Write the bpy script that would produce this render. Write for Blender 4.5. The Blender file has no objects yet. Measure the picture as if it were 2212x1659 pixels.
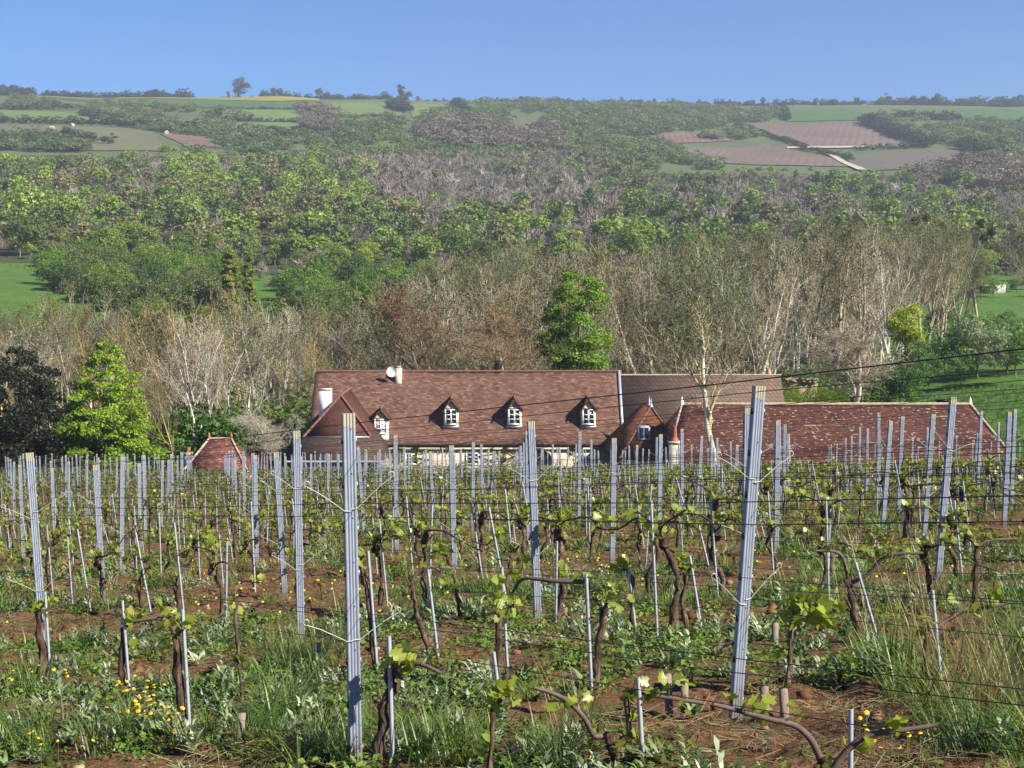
import bpy, math, random
import numpy as np
from mathutils import Vector, Matrix

S = bpy.context.scene
COL = S.collection
R = math.radians

# ------------------------------------------------------------------ camera, sky, sun, exposure
F, CX, CY, HOR = 3195.0, 1106.0, 829.5, 584.0       # photograph read on a 2212 x 1659 grid
PITCH = math.atan((CY - HOR) / F)
cam_d = bpy.data.cameras.new("camera"); cam = bpy.data.objects.new("camera", cam_d); COL.objects.link(cam)
cam.location = (0, 0, 0); cam.rotation_euler = (math.pi / 2 - PITCH, 0, 0)
cam_d.sensor_width = 36.0; cam_d.lens = 36.0 * F / 2212.0; cam_d.clip_start = 0.1; cam_d.clip_end = 30000
S.camera = cam

SUN_AZ, SUN_EL = R(121), R(37)                       # azimuth from +Y towards +X
sdir = Vector((math.sin(SUN_AZ) * math.cos(SUN_EL), math.cos(SUN_AZ) * math.cos(SUN_EL), math.sin(SUN_EL)))
W_ = bpy.data.worlds.new("World"); S.world = W_; W_.use_nodes = True
wn = W_.node_tree; wn.nodes.clear()
sky = wn.nodes.new("ShaderNodeTexSky"); sky.sky_type = 'NISHITA'; sky.sun_disc = False
sky.sun_elevation = SUN_EL; sky.sun_rotation = SUN_AZ; sky.altitude = 200
sky.air_density = 1.0; sky.dust_density = 0.1; sky.ozone_density = 4.5
bg = wn.nodes.new("ShaderNodeBackground"); bg.inputs[1].default_value = 0.054
wo = wn.nodes.new("ShaderNodeOutputWorld")
hs = wn.nodes.new("ShaderNodeMix"); hs.data_type = 'RGBA'; hs.blend_type = 'MULTIPLY'; hs.inputs[0].default_value = 1.0
hs.inputs[7].default_value = (0.53, 0.79, 1.20, 1)
wn.links.new(sky.outputs[0], hs.inputs[6]); wn.links.new(hs.outputs[2], bg.inputs[0]); wn.links.new(bg.outputs[0], wo.inputs[0])
sl = bpy.data.lights.new("sun", 'SUN'); sl.energy = 5.0; sl.angle = R(0.5); sl.color = (1.0, 0.93, 0.80)
so = bpy.data.objects.new("sun", sl); COL.objects.link(so); so.rotation_euler = sdir.to_track_quat('Z', 'Y').to_euler()
S.view_settings.view_transform = 'Standard'; S.view_settings.look = 'None'
S.view_settings.exposure = 1.05; S.view_settings.gamma = 1.0
S.cycles.max_bounces = 6; S.cycles.diffuse_bounces = 2; S.cycles.glossy_bounces = 2
S.cycles.transmission_bounces = 4; S.cycles.transparent_max_bounces = 8; S.cycles.volume_bounces = 0
S.cycles.use_denoising = True
S.cycles.sample_clamp_indirect = 4.0

# ------------------------------------------------------------------ helpers
def pixdir(px, py):
    v = py - CY
    return np.array([px - CX, F * math.cos(PITCH) - v * math.sin(PITCH), -F * math.sin(PITCH) - v * math.cos(PITCH)])

def at(px, py, Y):
    d = pixdir(px, py); return d * (Y / d[1])

def proj(p):
    x, y, z = p
    c, s = math.cos(PITCH), math.sin(PITCH)
    dep = y * c - z * s; up = y * s + z * c
    return CX + F * x / dep, CY - F * up / dep

_tab = np.random.RandomState(5).rand(256, 256)
def vnoise(x, y, o=0):
    x = np.asarray(x, float) + 37.7 * o; y = np.asarray(y, float) + 91.3 * o
    xi = np.floor(x).astype(int); yi = np.floor(y).astype(int)
    fx = x - xi; fy = y - yi
    fx = fx * fx * (3 - 2 * fx); fy = fy * fy * (3 - 2 * fy)
    g = lambda a, b: _tab[a & 255, b & 255]
    return (g(xi, yi) * (1 - fx) + g(xi + 1, yi) * fx) * (1 - fy) + (g(xi, yi + 1) * (1 - fx) + g(xi + 1, yi + 1) * fx) * fy
def fbm(x, y, o=0, n=4):
    s = 0; a = 0.5
    for k in range(n):
        s = s + a * vnoise(np.asarray(x) * 2 ** k, np.asarray(y) * 2 ** k, o + k); a *= 0.5
    return s
def sstep(a, b, x):
    t = np.clip((np.asarray(x, float) - a) / (b - a), 0, 1); return t * t * (3 - 2 * t)

# ground height: the vineyard slope near by, then a table of how the valley and the far hillside rise
TY = [80, 95, 110, 130, 170, 220, 280, 340, 430, 550, 700, 800, 950, 1100, 1300, 1500]
TT = {
    -0.346: [1020, 1032, 1045, 1010, 850, 715, 622, 560, 500, 432, 366, 326, 276, 250, 222, 206],
    -0.174: [1018, 1034, 1062, 1015, 850, 722, 640, 592, 522, 442, 372, 332, 288, 255, 226, 209],
    0.0: [1016, 1036, 1075, 1010, 862, 735, 655, 605, 540, 466, 397, 352, 301, 266, 233, 217],
    0.17: [1014, 1032, 1050, 960, 825, 720, 640, 595, 530, 470, 410, 366, 316, 276, 243, 225],
    0.346: [1010, 1012, 965, 885, 782, 702, 640, 590, 530, 475, 415, 366, 306, 266, 241, 229],
}
_lY = np.linspace(math.log(80), math.log(1500), 300)
_ts = sorted(TT)
_curves = []
for t in _ts:
    tan = [pixdir(0, y)[2] / pixdir(0, y)[1] for y in TT[t]]
    c = np.interp(_lY, np.log(TY), tan)
    k = np.hanning(23); k /= k.sum()
    c = np.convolve(np.pad(c, 11, mode='edge'), k, mode='valid'); _curves.append(c)
_curves = np.array(_curves)
def gz0(X, Y):
    X = np.asarray(X, float); Y = np.asarray(Y, float)
    bf = 0.064 - 0.052 * sstep(12, 60, Y)
    near = -0.0035 * np.clip(Y - 25, 0, 70) - 1.28 + bf * np.clip(X, -40, 40) - 0.1235 * Y
    Yc = np.clip(Y, 80, 1500)
    t = np.clip(X / np.maximum(Yc, 1), -0.346, 0.346)
    u = (np.log(Yc) - _lY[0]) / (_lY[1] - _lY[0]); i = np.clip(u.astype(int), 0, 298); f = u - i
    ti = (t + 0.346) / 0.173; j = np.clip(ti.astype(int), 0, 3); g = ti - j; g = g * g * (3 - 2 * g) * 0.5 + g * 0.5
    a = _curves[j, i] * (1 - f) + _curves[j, i + 1] * f
    b = _curves[j + 1, i] * (1 - f) + _curves[j + 1, i + 1] * f
    far = (a * (1 - g) + b * g) * Yc
    w = sstep(82, 97, Y)
    return near * (1 - w) + far * w
def gz(X, Y):
    X = np.asarray(X, float); Y = np.asarray(Y, float)
    z = gz0(X, Y)
    a = 1 - sstep(20, 45, Y)
    z = z + a * (0.09 * (fbm(X * 1.3, Y * 1.3, 1, 2) - 0.37) + 0.17 * (fbm(X * 5, Y * 5, 3, 4) - 0.45) * (0.35 + 0.65 * soilmask(X, Y)))
    z = z + 0.006 * np.clip(Y - 100, 0, 900) * (fbm(X / 60, Y / 60, 7, 2) - 0.37)
    return z
def soilmask(X, Y):
    n = fbm(X * 0.75, Y * 1.25, 11, 3)
    return sstep(0.40, 0.52, n)
def ground_at(px, py, lo=2.0, hi=1500.0):
    d = pixdir(px, py)
    Ys = np.exp(np.linspace(math.log(lo), math.log(hi), 1500))
    X = d[0] / d[1] * Ys; Z = d[2] / d[1] * Ys
    below = Z < gz(X, Ys)
    k = int(np.argmax(below)) if below.any() else len(Ys) - 1
    return np.array([X[k], Ys[k], float(gz(X[k], Ys[k]))])

class MB:
    """collects verts and faces, links them as ONE mesh object"""
    def __init__(s): s.v = []; s.q = []; s.t = []; s.n = 0; s.ng = []; s.c = []
    def add(s, V, Q=None, T=None, m=0, col=None):
        V = np.array(V, float).reshape(-1, 3)
        if Q is not None and len(Q): s.q.append((np.asarray(Q, int) + s.n, m))
        if T is not None and len(T): s.t.append((np.asarray(T, int) + s.n, m))
        s.v.append(V)
        if col is not None:
            col = np.asarray(col, float); s.c.append(np.broadcast_to(col, (len(V), 3)) if col.ndim == 1 else col)
        s.n += len(V)
    def ngon(s, V, m=0):
        V = np.array(V, float); s.ng.append((list(range(s.n, s.n + len(V))), m)); s.v.append(V); s.n += len(V)
    def box(s, x0, x1, y0, y1, z0, z1, m=0):
        V = [(x, y, z) for z in (z0, z1) for x, y in ((x0, y0), (x1, y0), (x1, y1), (x0, y1))]
        s.add(V, [(3, 2, 1, 0), (4, 5, 6, 7), (0, 1, 5, 4), (1, 2, 6, 5), (2, 3, 7, 6), (3, 0, 4, 7)], m=m)
    def slab(s, P, th, m=0):
        """a quad or triangle with thickness th behind it (P seen from outside, counter-clockwise)"""
        P = np.asarray(P, float); n = np.cross(P[1] - P[0], P[2] - P[0]); n /= np.linalg.norm(n)
        B = P - n * th; k = len(P)
        V = np.vstack([P, B])
        side = [(i, i + k, (i + 1) % k + k, (i + 1) % k) for i in range(k)]
        if k == 4: s.add(V, [(0, 1, 2, 3), (7, 6, 5, 4)] + side, m=m)
        else: s.add(V, side, [(0, 1, 2), (5, 4, 3)], m=m)
    def sheet(s, G, th, m=0):
        """a grid of points (rows x cols, seen from outside) given thickness th as one closed skin"""
        G = np.array(G, float); r, c = G.shape[:2]; n = np.cross(G[0, -1] - G[0, 0], G[-1, 0] - G[0, 0]); n /= np.linalg.norm(n)
        V = np.concatenate([G.reshape(-1, 3), (G - n * th).reshape(-1, 3)]); k = r * c
        i = np.arange(r - 1)[:, None] * c + np.arange(c - 1)[None]; Q = np.stack([i, i + 1, i + c + 1, i + c], 2).reshape(-1, 4)
        rim = list(range(c)) + [j * c + c - 1 for j in range(1, r)] + [(r - 1) * c + j for j in range(c - 2, -1, -1)] + [j * c for j in range(r - 2, 0, -1)]
        E = [(a, a + k, b + k, b) for a, b in zip(rim, rim[1:] + rim[:1])]
        s.add(V, np.concatenate([Q, Q[:, ::-1] + k, np.array(E)]), m=m)
    def tubes(s, P0, P1, R0, R1, n=3, m=0, col=None):
        P0 = np.asarray(P0, float).reshape(-1, 3); P1 = np.asarray(P1, float).reshape(-1, 3); N = len(P0)
        R0 = np.broadcast_to(np.asarray(R0, float), (N,)); R1 = np.broadcast_to(np.asarray(R1, float), (N,))
        d = P1 - P0; L = np.linalg.norm(d, axis=1, keepdims=True); d = d / np.maximum(L, 1e-9)
        ref = np.where(np.abs(d[:, 2:3]) > 0.9, np.array([[1.0, 0, 0]]), np.array([[0, 0, 1.0]]))
        u = np.cross(d, ref); u /= np.maximum(np.linalg.norm(u, axis=1, keepdims=True), 1e-9); w = np.cross(d, u)
        a = np.arange(n) * 2 * math.pi / n
        ring = np.cos(a)[None, :, None] * u[:, None, :] + np.sin(a)[None, :, None] * w[:, None, :]
        V = np.concatenate([P0[:, None] + ring * R0[:, None, None], P1[:, None] + ring * R1[:, None, None]], 1)
        k = np.arange(n); k2 = (k + 1) % n
        Q = np.stack([k, k + n, k2 + n, k2], 1)[None] + (np.arange(N) * 2 * n)[:, None, None]
        c = None if col is None else np.repeat(np.broadcast_to(np.asarray(col, float), (N, 3)), 2 * n, 0)
        s.add(V.reshape(-1, 3), Q.reshape(-1, 4), m=m, col=c)
    def path(s, P, Rr, n=6, m=0):
        P = np.asarray(P, float); K = len(P); Rr = np.broadcast_to(np.asarray(Rr, float), (K,))
        d = np.gradient(P, axis=0); d /= np.maximum(np.linalg.norm(d, axis=1, keepdims=True), 1e-9)
        u = np.cross(d[0], (0.31, 0.95, 0.07)); us = []
        for k in range(K):
            u = u - d[k] * np.dot(u, d[k]); u = u / np.linalg.norm(u); us.append(u.copy())
        us = np.array(us); ws = np.cross(d, us); a = np.arange(n) * 2 * math.pi / n
        V = P[:, None] + (np.cos(a)[None, :, None] * us[:, None] + np.sin(a)[None, :, None] * ws[:, None]) * Rr[:, None, None]
        k = np.arange(n); k2 = (k + 1) % n
        Q = np.concatenate([np.stack([k + i * n, k2 + i * n, k2 + (i + 1) * n, k + (i + 1) * n], 1) for i in range(K - 1)])
        s.add(V.reshape(-1, 3), Q, m=m)
        s.ngon(V[0][::-1], m); s.ngon(V[-1], m)
    def leaves(s, C, size, rng, up=0.3, out=None, asp=0.6, m=0, col=None):
        """diamond leaf faces at points C"""
        C = np.asarray(C, float); N = len(C)
        n = rng.normal(size=(N, 3)); n[:, 2] += up
        if out is not None: n = n + out
        n /= np.linalg.norm(n, axis=1, keepdims=True)
        r = rng.normal(size=(N, 3)); u = np.cross(n, r); u /= np.linalg.norm(u, axis=1, keepdims=True); w = np.cross(n, u)
        sz = np.broadcast_to(np.asarray(size, float), (N,))[:, None] * (0.6 + 0.8 * rng.random((N, 1)))
        V = np.stack([C - u * sz, C + w * sz * asp, C + u * sz, C - w * sz * asp], 1)
        V[:, 1] += n * sz * 0.18; V[:, 3] += n * sz * 0.18
        Q = np.arange(4 * N).reshape(N, 4)
        c = None if col is None else np.repeat(np.broadcast_to(np.asarray(col, float), (N, 3)), 4, 0)
        s.add(V.reshape(-1, 3), Q, m=m, col=c)
    def arrays(s):
        return np.concatenate(s.v), ([np.concatenate([q for q, _ in s.q])] if s.q else [None])[0], ([np.concatenate([t for t, _ in s.t])] if s.t else [None])[0]
    def mesh(s, name, mats, smooth=False):
        me = bpy.data.meshes.new(name)
        V = np.concatenate(s.v) if s.v else np.zeros((0, 3))
        loops = []; starts = []; tot = 0; mi = []; cnt = []
        for arr, k in ((s.q, 4), (s.t, 3)):
            for f, m in arr:
                loops.append(f.reshape(-1)); starts.append(tot + np.arange(len(f)) * k); tot += f.size
                mi.append(np.full(len(f), m)); cnt.append(np.full(len(f), k))
        for f, m in s.ng:
            loops.append(np.array(f)); starts.append(np.array([tot])); tot += len(f); mi.append(np.array([m])); cnt.append(np.array([len(f)]))
        me.vertices.add(len(V)); me.vertices.foreach_set("co", V.reshape(-1).astype(np.float32))
        L = np.concatenate(loops).astype(np.int32); st = np.concatenate(starts).astype(np.int32); ct = np.concatenate(cnt).astype(np.int32)
        me.loops.add(len(L)); me.loops.foreach_set("vertex_index", L)
        me.polygons.add(len(st)); me.polygons.foreach_set("loop_start", st); me.polygons.foreach_set("loop_total", ct)
        me.polygons.foreach_set("material_index", np.concatenate(mi).astype(np.int32))
        if smooth: me.polygons.foreach_set("use_smooth", np.ones(len(st), bool))
        if s.c:
            c = np.concatenate(s.c)
            if len(c) == len(V):
                at_ = me.attributes.new("col", 'FLOAT_COLOR', 'POINT')
                at_.data.foreach_set("color", np.hstack([c, np.ones((len(c), 1))]).reshape(-1).astype(np.float32))
        for m in (mats if isinstance(mats, (list, tuple)) else [mats]): me.materials.append(m)
        me.update(calc_edges=True)
        return me
    def obj(s, name, mats, parent=None, smooth=False):
        return link(name, s.mesh(name, mats, smooth), parent)

def link(name, data, parent=None):
    o = bpy.data.objects.new(name, data); COL.objects.link(o)
    if parent is not None: o.parent = parent
    return o
def tag(o, label, cat=None, group=None):
    o["label"] = label
    if cat: o["category"] = cat
    if group: o["group"] = group
    return o
def kind(o, k, label=None):
    o["kind"] = k
    if label: o["label"] = label
    return o
def thing(name, label, cat, loc=(0, 0, 0), rz=0, group=None, sc=1.0):
    o = bpy.data.objects.new(name, None); COL.objects.link(o); o.empty_display_size = 0.2
    o.location = loc; o.rotation_euler = (0, 0, rz); o.scale = (sc, sc, sc) if not isinstance(sc, tuple) else sc
    return tag(o, label, cat, group)

def scatter(mb, protos, pos, sc, rz, which, cols=None, colvar=None, tilt=None):
    """copies of small prototypes (V, Q, T, shade) merged into mb"""
    pos = np.asarray(pos, float)
    for k, pr in enumerate(protos):
        idx = np.where(which == k)[0]
        if not len(idx): continue
        V, Q, T = pr[:3]; sh = pr[3] if len(pr) > 3 else None
        c, s_ = np.cos(rz[idx]), np.sin(rz[idx]); sca = np.asarray(sc)[idx]
        if sca.ndim == 1: sca = np.stack([sca] * 3, 1)
        X = V[None, :, 0] * sca[:, 0:1]; Yv = V[None, :, 1] * sca[:, 1:2]; Z = V[None, :, 2] * sca[:, 2:3]
        out = np.stack([X * c[:, None] - Yv * s_[:, None] + pos[idx, 0:1], X * s_[:, None] + Yv * c[:, None] + pos[idx, 1:2], Z + pos[idx, 2:3]], 2)
        if tilt is not None:
            dz = (X ** 2 + Yv ** 2) ** 0; out[:, :, 2] += X * 0
        n = len(V); off = (np.arange(len(idx)) * n)[:, None, None]
        col = None
        if cols is not None:
            col = np.repeat(cols[idx][:, None, :], n, 1)
            if sh is not None: col = col * sh[None]
            col = col.reshape(-1, 3)
        mb.add(out.reshape(-1, 3), None if Q is None else (Q[None] + off).reshape(-1, 4), None if T is None else (T[None] + off).reshape(-1, 3), col=col)

# ------------------------------------------------------------------ materials
def new_mat(name):
    m = bpy.data.materials.new(name); m.use_nodes = True
    nt = m.node_tree; return m, nt, nt.nodes["Principled BSDF"]
def nd(nt, t, **kw):
    n = nt.nodes.new(t)
    for k, v in kw.items():
        if k.startswith("i_"):
            key = k[2:]; key = int(key) if key.isdigit() else key.replace("_", " ")
            n.inputs[key].default_value = v
        else: setattr(n, k, v)
    return n
def coords(nt, scale=(1, 1, 1), kind_='Object'):
    tc = nd(nt, "ShaderNodeTexCoord"); mp = nd(nt, "ShaderNodeMapping"); mp.inputs['Scale'].default_value = scale
    nt.links.new(tc.outputs[kind_], mp.inputs[0]); return mp.outputs[0]
def noise(nt, vec, scale, detail=4, rough=0.6):
    n = nd(nt, "ShaderNodeTexNoise"); n.inputs['Scale'].default_value = scale; n.inputs['Detail'].default_value = detail; n.inputs['Roughness'].default_value = rough
    nt.links.new(vec, n.inputs['Vector']); return n.outputs[0]
def ramp(nt, fac, stops):
    r = nd(nt, "ShaderNodeValToRGB"); e = r.color_ramp.elements
    while len(e) < len(stops): e.new(0.5)
    for el, (p, c) in zip(e, stops): el.position = p; el.color = (*c, 1) if len(c) == 3 else c
    nt.links.new(fac, r.inputs[0]); return r.outputs[0]
def mix(nt, fac, a, b, mode='MIX'):
    n = nd(nt, "ShaderNodeMix", data_type='RGBA', blend_type=mode)
    for sock, v in ((n.inputs[0], fac), (n.inputs[6], a), (n.inputs[7], b)):
        if isinstance(v, (int, float)): sock.default_value = v
        elif isinstance(v, tuple): sock.default_value = (*v, 1)
        else: nt.links.new(v, sock)
    return n.outputs[2]
def math_(nt, op, a, b=0.5):
    n = nd(nt, "ShaderNodeMath", operation=op)
    for sock, v in zip(n.inputs, (a, b)):
        if isinstance(v, (int, float)): sock.default_value = v
        else: nt.links.new(v, sock)
    return n.outputs[0]
def bump(nt, bs, h, strength=0.5, dist=0.02):
    b = nd(nt, "ShaderNodeBump"); b.inputs['Strength'].default_value = strength; b.inputs['Distance'].default_value = dist
    nt.links.new(h, b.inputs['Height']); nt.links.new(b.outputs[0], bs.inputs['Normal'])
def plain(name, col, rough=0.7, metal=0.0, var=0.25, scale=6.0, spec=0.5, b=0.0, bscale=40):
    m, nt, bs = new_mat(name); v = coords(nt)
    n = noise(nt, v, scale, 5)
    c = ramp(nt, n, [(0.25, tuple(x * (1 - var) for x in col)), (0.75, tuple(min(1, x * (1 + var)) for x in col))])
    nt.links.new(c, bs.inputs['Base Color']); bs.inputs['Roughness'].default_value = rough; bs.inputs['Metallic'].default_value = metal
    bs.inputs['Specular IOR Level'].default_value = spec
    if b: bump(nt, bs, noise(nt, v, bscale, 5), b, 0.02)
    return m
def leafmat(name, source='OBJECT', col=(0.08, 0.13, 0.02), var=0.45, trans=0.35, rough=0.55, spec=0.3, vscale=0.9):
    """leaves: own colour from the object (or the mesh's col attribute), broken up by noise, partly translucent"""
    m, nt, bs = new_mat(name)
    if source == 'OBJECT': c = nd(nt, "ShaderNodeObjectInfo").outputs['Color']
    elif source == 'ATTR':
        a = nd(nt, "ShaderNodeAttribute"); a.attribute_name = "col"; c = a.outputs['Color']
    else:
        r_ = nd(nt, "ShaderNodeRGB"); r_.outputs[0].default_value = (*col, 1); c = r_.outputs[0]
    g = nd(nt, "ShaderNodeNewGeometry")
    n = noise(nt, g.outputs['Position'], vscale, 3)
    k = ramp(nt, n, [(0.3, (1 - var,) * 3), (0.7, (1 + var * 0.6, 1 + var * 0.6, 1 + var * 0.2))])
    c = mix(nt, 1.0, c, k, 'MULTIPLY')
    nt.links.new(c, bs.inputs['Base Color']); bs.inputs['Roughness'].default_value = rough; bs.inputs['Specular IOR Level'].default_value = spec
    tr = nd(nt, "ShaderNodeBsdfTranslucent"); nt.links.new(mix(nt, 1.0, c, (1.25, 1.35, 0.7), 'MULTIPLY'), tr.inputs[0])
    mx = nd(nt, "ShaderNodeMixShader"); mx.inputs[0].default_value = trans
    nt.links.new(bs.outputs[0], mx.inputs[1]); nt.links.new(tr.outputs[0], mx.inputs[2])
    nt.links.new(mx.outputs[0], nt.nodes["Material Output"].inputs[0])
    return m
def objcol(name, rough=0.85, var=0.3, scale=3.0, attr=False):
    m, nt, bs = new_mat(name)
    if attr:
        a = nd(nt, "ShaderNodeAttribute"); a.attribute_name = "col"; c = a.outputs['Color']
    else: c = nd(nt, "ShaderNodeObjectInfo").outputs['Color']
    n = noise(nt, coords(nt), scale, 4)
    k = ramp(nt, n, [(0.3, (1 - var,) * 3), (0.7, (1 + var,) * 3)])
    nt.links.new(mix(nt, 1.0, c, k, 'MULTIPLY'), bs.inputs['Base Color']); bs.inputs['Roughness'].default_value = rough
    bs.inputs['Specular IOR Level'].default_value = 0.2
    return m

LEAF = leafmat("leaf")
LEAF_A = leafmat("leaf_mixed", 'ATTR', trans=0.25)
BARK = objcol("bark")
BARK_A = objcol("bark_mixed", attr=True)
WEED = leafmat("weed_leaf", 'ATTR', var=0.3, trans=0.15, rough=0.42, spec=0.6, vscale=5)
GRASSB = leafmat("grass_blade", 'ATTR', var=0.3, trans=0.35, rough=0.45, spec=0.5, vscale=5)
VLEAF = leafmat("vine_leaf", 'RGB', col=(0.27, 0.32, 0.045), var=0.35, trans=0.42, rough=0.4, spec=0.5, vscale=9)
VLEAF_A = leafmat("vine_leaf_far", 'ATTR', var=0.3, trans=0.35, vscale=3)

# vineyard soil: reddish brown clods, pale crumbs, dry straw, thin green film of seedlings
def soil_mat():
    m, nt, bs = new_mat("vineyard_soil"); v = coords(nt)
    n1 = noise(nt, v, 1.1, 6, 0.65); n2 = noise(nt, v, 22, 6, 0.7); n3 = noise(nt, v, 70, 3, 0.7)
    c = ramp(nt, n2, [(0.30, (0.065, 0.036, 0.019)), (0.5, (0.195, 0.10, 0.052)), (0.68, (0.31, 0.18, 0.10)), (0.82, (0.46, 0.32, 0.20))])
    dry = ramp(nt, n3, [(0.45, (0.20, 0.10, 0.045)), (0.7, (0.34, 0.22, 0.10))])
    c = mix(nt, ramp(nt, n1, [(0.5, (0, 0, 0)), (0.68, (0.55,) * 3)]), c, dry)
    gr = ramp(nt, n3, [(0.3, (0.035, 0.06, 0.012)), (0.7, (0.13, 0.16, 0.035))])
    n4 = noise(nt, v, 2.6, 5, 0.7)
    c = mix(nt, ramp(nt, n4, [(0.50, (0, 0, 0)), (0.62, (0.75,) * 3)]), c, gr)
    nt.links.new(c, bs.inputs['Base Color']); bs.inputs['Roughness'].default_value = 0.95; bs.inputs['Specular IOR Level'].default_value = 0.1
    bump(nt, bs, math_(nt, 'ADD', n2, math_(nt, 'MULTIPLY', n3, 0.5)), 1.0, 0.05)
    return m
def grass_mat(name, a, b, c_, s1=0.35, s2=3.0):
    m, nt, bs = new_mat(name); v = coords(nt)
    n1 = noise(nt, v, s1, 5, 0.6); n2 = noise(nt, v, s2, 5, 0.75)
    c = mix(nt, ramp(nt, n1, [(0.35, (0, 0, 0)), (0.65, (1, 1, 1))]), a, b)
    c = mix(nt, ramp(nt, n2, [(0.45, (0, 0, 0)), (0.7, (0.8,) * 3)]), c, c_)
    nt.links.new(c, bs.inputs['Base Color']); bs.inputs['Roughness'].default_value = 0.9; bs.inputs['Specular IOR Level'].default_value = 0.1
    bump(nt, bs, n2, 0.8, 0.3)
    return m
SOIL = soil_mat()
MEADOW = grass_mat("meadow_grass", (0.055, 0.125, 0.02), (0.08, 0.165, 0.026), (0.115, 0.175, 0.04), 0.15, 1.2)
FLOOR_ = grass_mat("woodland_floor", (0.035, 0.05, 0.018), (0.06, 0.07, 0.03), (0.09, 0.08, 0.045), 0.1, 0.7)
FIELD = grass_mat("far_pasture", (0.085, 0.115, 0.05), (0.11, 0.135, 0.055), (0.095, 0.11, 0.05), 0.012, 0.09)
# ------------------------------------------------------------------ the ground: one sheet out to the horizon
def make_ground():
    Ys = np.concatenate([[-14, -8, -4, -1, 0.5, 1.6, 2.6], np.exp(np.linspace(math.log(3.2), math.log(26), 330)),
                         np.exp(np.linspace(math.log(26.3), math.log(1520), 330)), [1600, 1800, 2200, 3000, 4500, 7000]])
    ts = np.concatenate([[-6, -3, -1.6, -1.0, -0.7], np.linspace(-0.52, 0.52, 330), [0.7, 1.0, 1.6, 3, 6]])
    Xg = ts[None, :] * (np.maximum(Ys, 0)[:, None] + 4.0); Yg = np.repeat(Ys[:, None], len(ts), 1)
    Z = gz(Xg, Yg)
    V = np.stack([Xg, Yg, Z], 2).reshape(-1, 3)
    r, c = Xg.shape; i = np.arange(r - 1)[:, None] * c + np.arange(c - 1)[None]
    Q = np.stack([i, i + 1, i + c + 1, i + c], 2).reshape(-1, 4)
    fy = Yg[:-1, :-1].reshape(-1); fx = Xg[:-1, :-1].reshape(-1)
    mb = MB(); mb.add(V)
    m = np.full(len(Q), 0)
    m[fy > 88] = 1
    t = fx / np.maximum(fy, 1)
    wood = ((fy > 104) & (fy < 225) & (t < 0.20)) | ((fy > 330) & (fy < 770)) | ((fy > 215) & (fy <= 330) & (t > -0.14) & (t < 0.24))
    m[wood] = 2
    m[fy > 770] = 3
    for k in range(4): mb.q.append((Q[m == k], k))
    o = mb.obj("ground", [SOIL, MEADOW, FLOOR_, FIELD], smooth=True)
    kind(o, "structure", "sloping vineyard soil running down to the valley meadows and far hillside")
make_ground()

# ------------------------------------------------------------------ far fields: sheets on the hillside
def patch(name, quad, mat, lift=0.5, n=24, label=None):
    P = [ground_at(px, py, 90) for px, py in quad]
    u = np.linspace(0, 1, n); a = np.array([p[:2] for p in P])
    top = a[0][None] * (1 - u)[:, None] + a[1][None] * u[:, None]; bot = a[3][None] * (1 - u)[:, None] + a[2][None] * u[:, None]
    G = top[None] * (1 - u)[:, None, None] + bot[None] * u[:, None, None]
    Z = gz(G[..., 0], G[..., 1]) + lift
    V = np.concatenate([G, Z[..., None]], 2).reshape(-1, 3)
    i = np.arange(n - 1)[:, None] * n + np.arange(n - 1)[None]
    Q = np.stack([i, i + n, i + n + 1, i + 1], 2).reshape(-1, 4)
    mb = MB(); mb.add(V, Q); o = mb.obj(name, mat, smooth=True)
    return kind(o, "structure", label)
F_YEL = grass_mat("mustard_field", (0.20, 0.20, 0.03), (0.27, 0.24, 0.03), (0.16, 0.18, 0.03), 0.02, 0.2)
F_DEEP = grass_mat("young_wheat", (0.055, 0.115, 0.04), (0.07, 0.13, 0.045), (0.08, 0.125, 0.045), 0.01, 0.1)
F_LITE = grass_mat("flowering_pasture", (0.10, 0.16, 0.045), (0.125, 0.18, 0.05), (0.16, 0.19, 0.05), 0.015, 0.12)
F_DRY = grass_mat("dry_meadow", (0.12, 0.12, 0.065), (0.145, 0.14, 0.08), (0.11, 0.115, 0.06), 0.02, 0.15)
F_PATH = plain("chalk_path", (0.42, 0.36, 0.26), 0.95, var=0.15, scale=0.2)
def vinefield(name, base, line, ang, period):
    m, nt, bs = new_mat(name); tc = nd(nt, "ShaderNodeTexCoord"); mp = nd(nt, "ShaderNodeMapping"); mp.inputs['Rotation'].default_value = (0, 0, ang)
    nt.links.new(tc.outputs['Object'], mp.inputs[0]); v = mp.outputs[0]
    w = nd(nt, "ShaderNodeTexWave", wave_type='BANDS', bands_direction='X'); w.inputs['Scale'].default_value = 6.2832 / 20 / period
    w.inputs['Distortion'].default_value = 0.4; w.inputs['Detail'].default_value = 2; nt.links.new(v, w.inputs['Vector'])
    n1 = noise(nt, v, 0.02, 4); n2 = noise(nt, v, 0.4, 3, 0.8)
    c = ramp(nt, n1, [(0.35, tuple(x * 0.85 for x in base)), (0.65, tuple(x * 1.15 for x in base))])
    c = mix(nt, ramp(nt, w.outputs[1], [(0.55, (0, 0, 0)), (0.85, (0.9,) * 3)]), c, line)
    c = mix(nt, ramp(nt, n2, [(0.5, (0, 0, 0)), (0.65, (0.5,) * 3)]), c, tuple(x * 0.55 for x in base))
    nt.links.new(c, bs.inputs['Base Color']); bs.inputs['Roughness'].default_value = 0.95; bs.inputs['Specular IOR Level'].default_value = 0.05
    return m
V_A = vinefield("far_vineyard_soil", (0.17, 0.125, 0.105), (0.14, 0.112, 0.09), R(14), 5.0)
V_B = vinefield("far_vineyard_grey", (0.145, 0.125, 0.10), (0.07, 0.08, 0.055), R(-22), 4.5)
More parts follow.
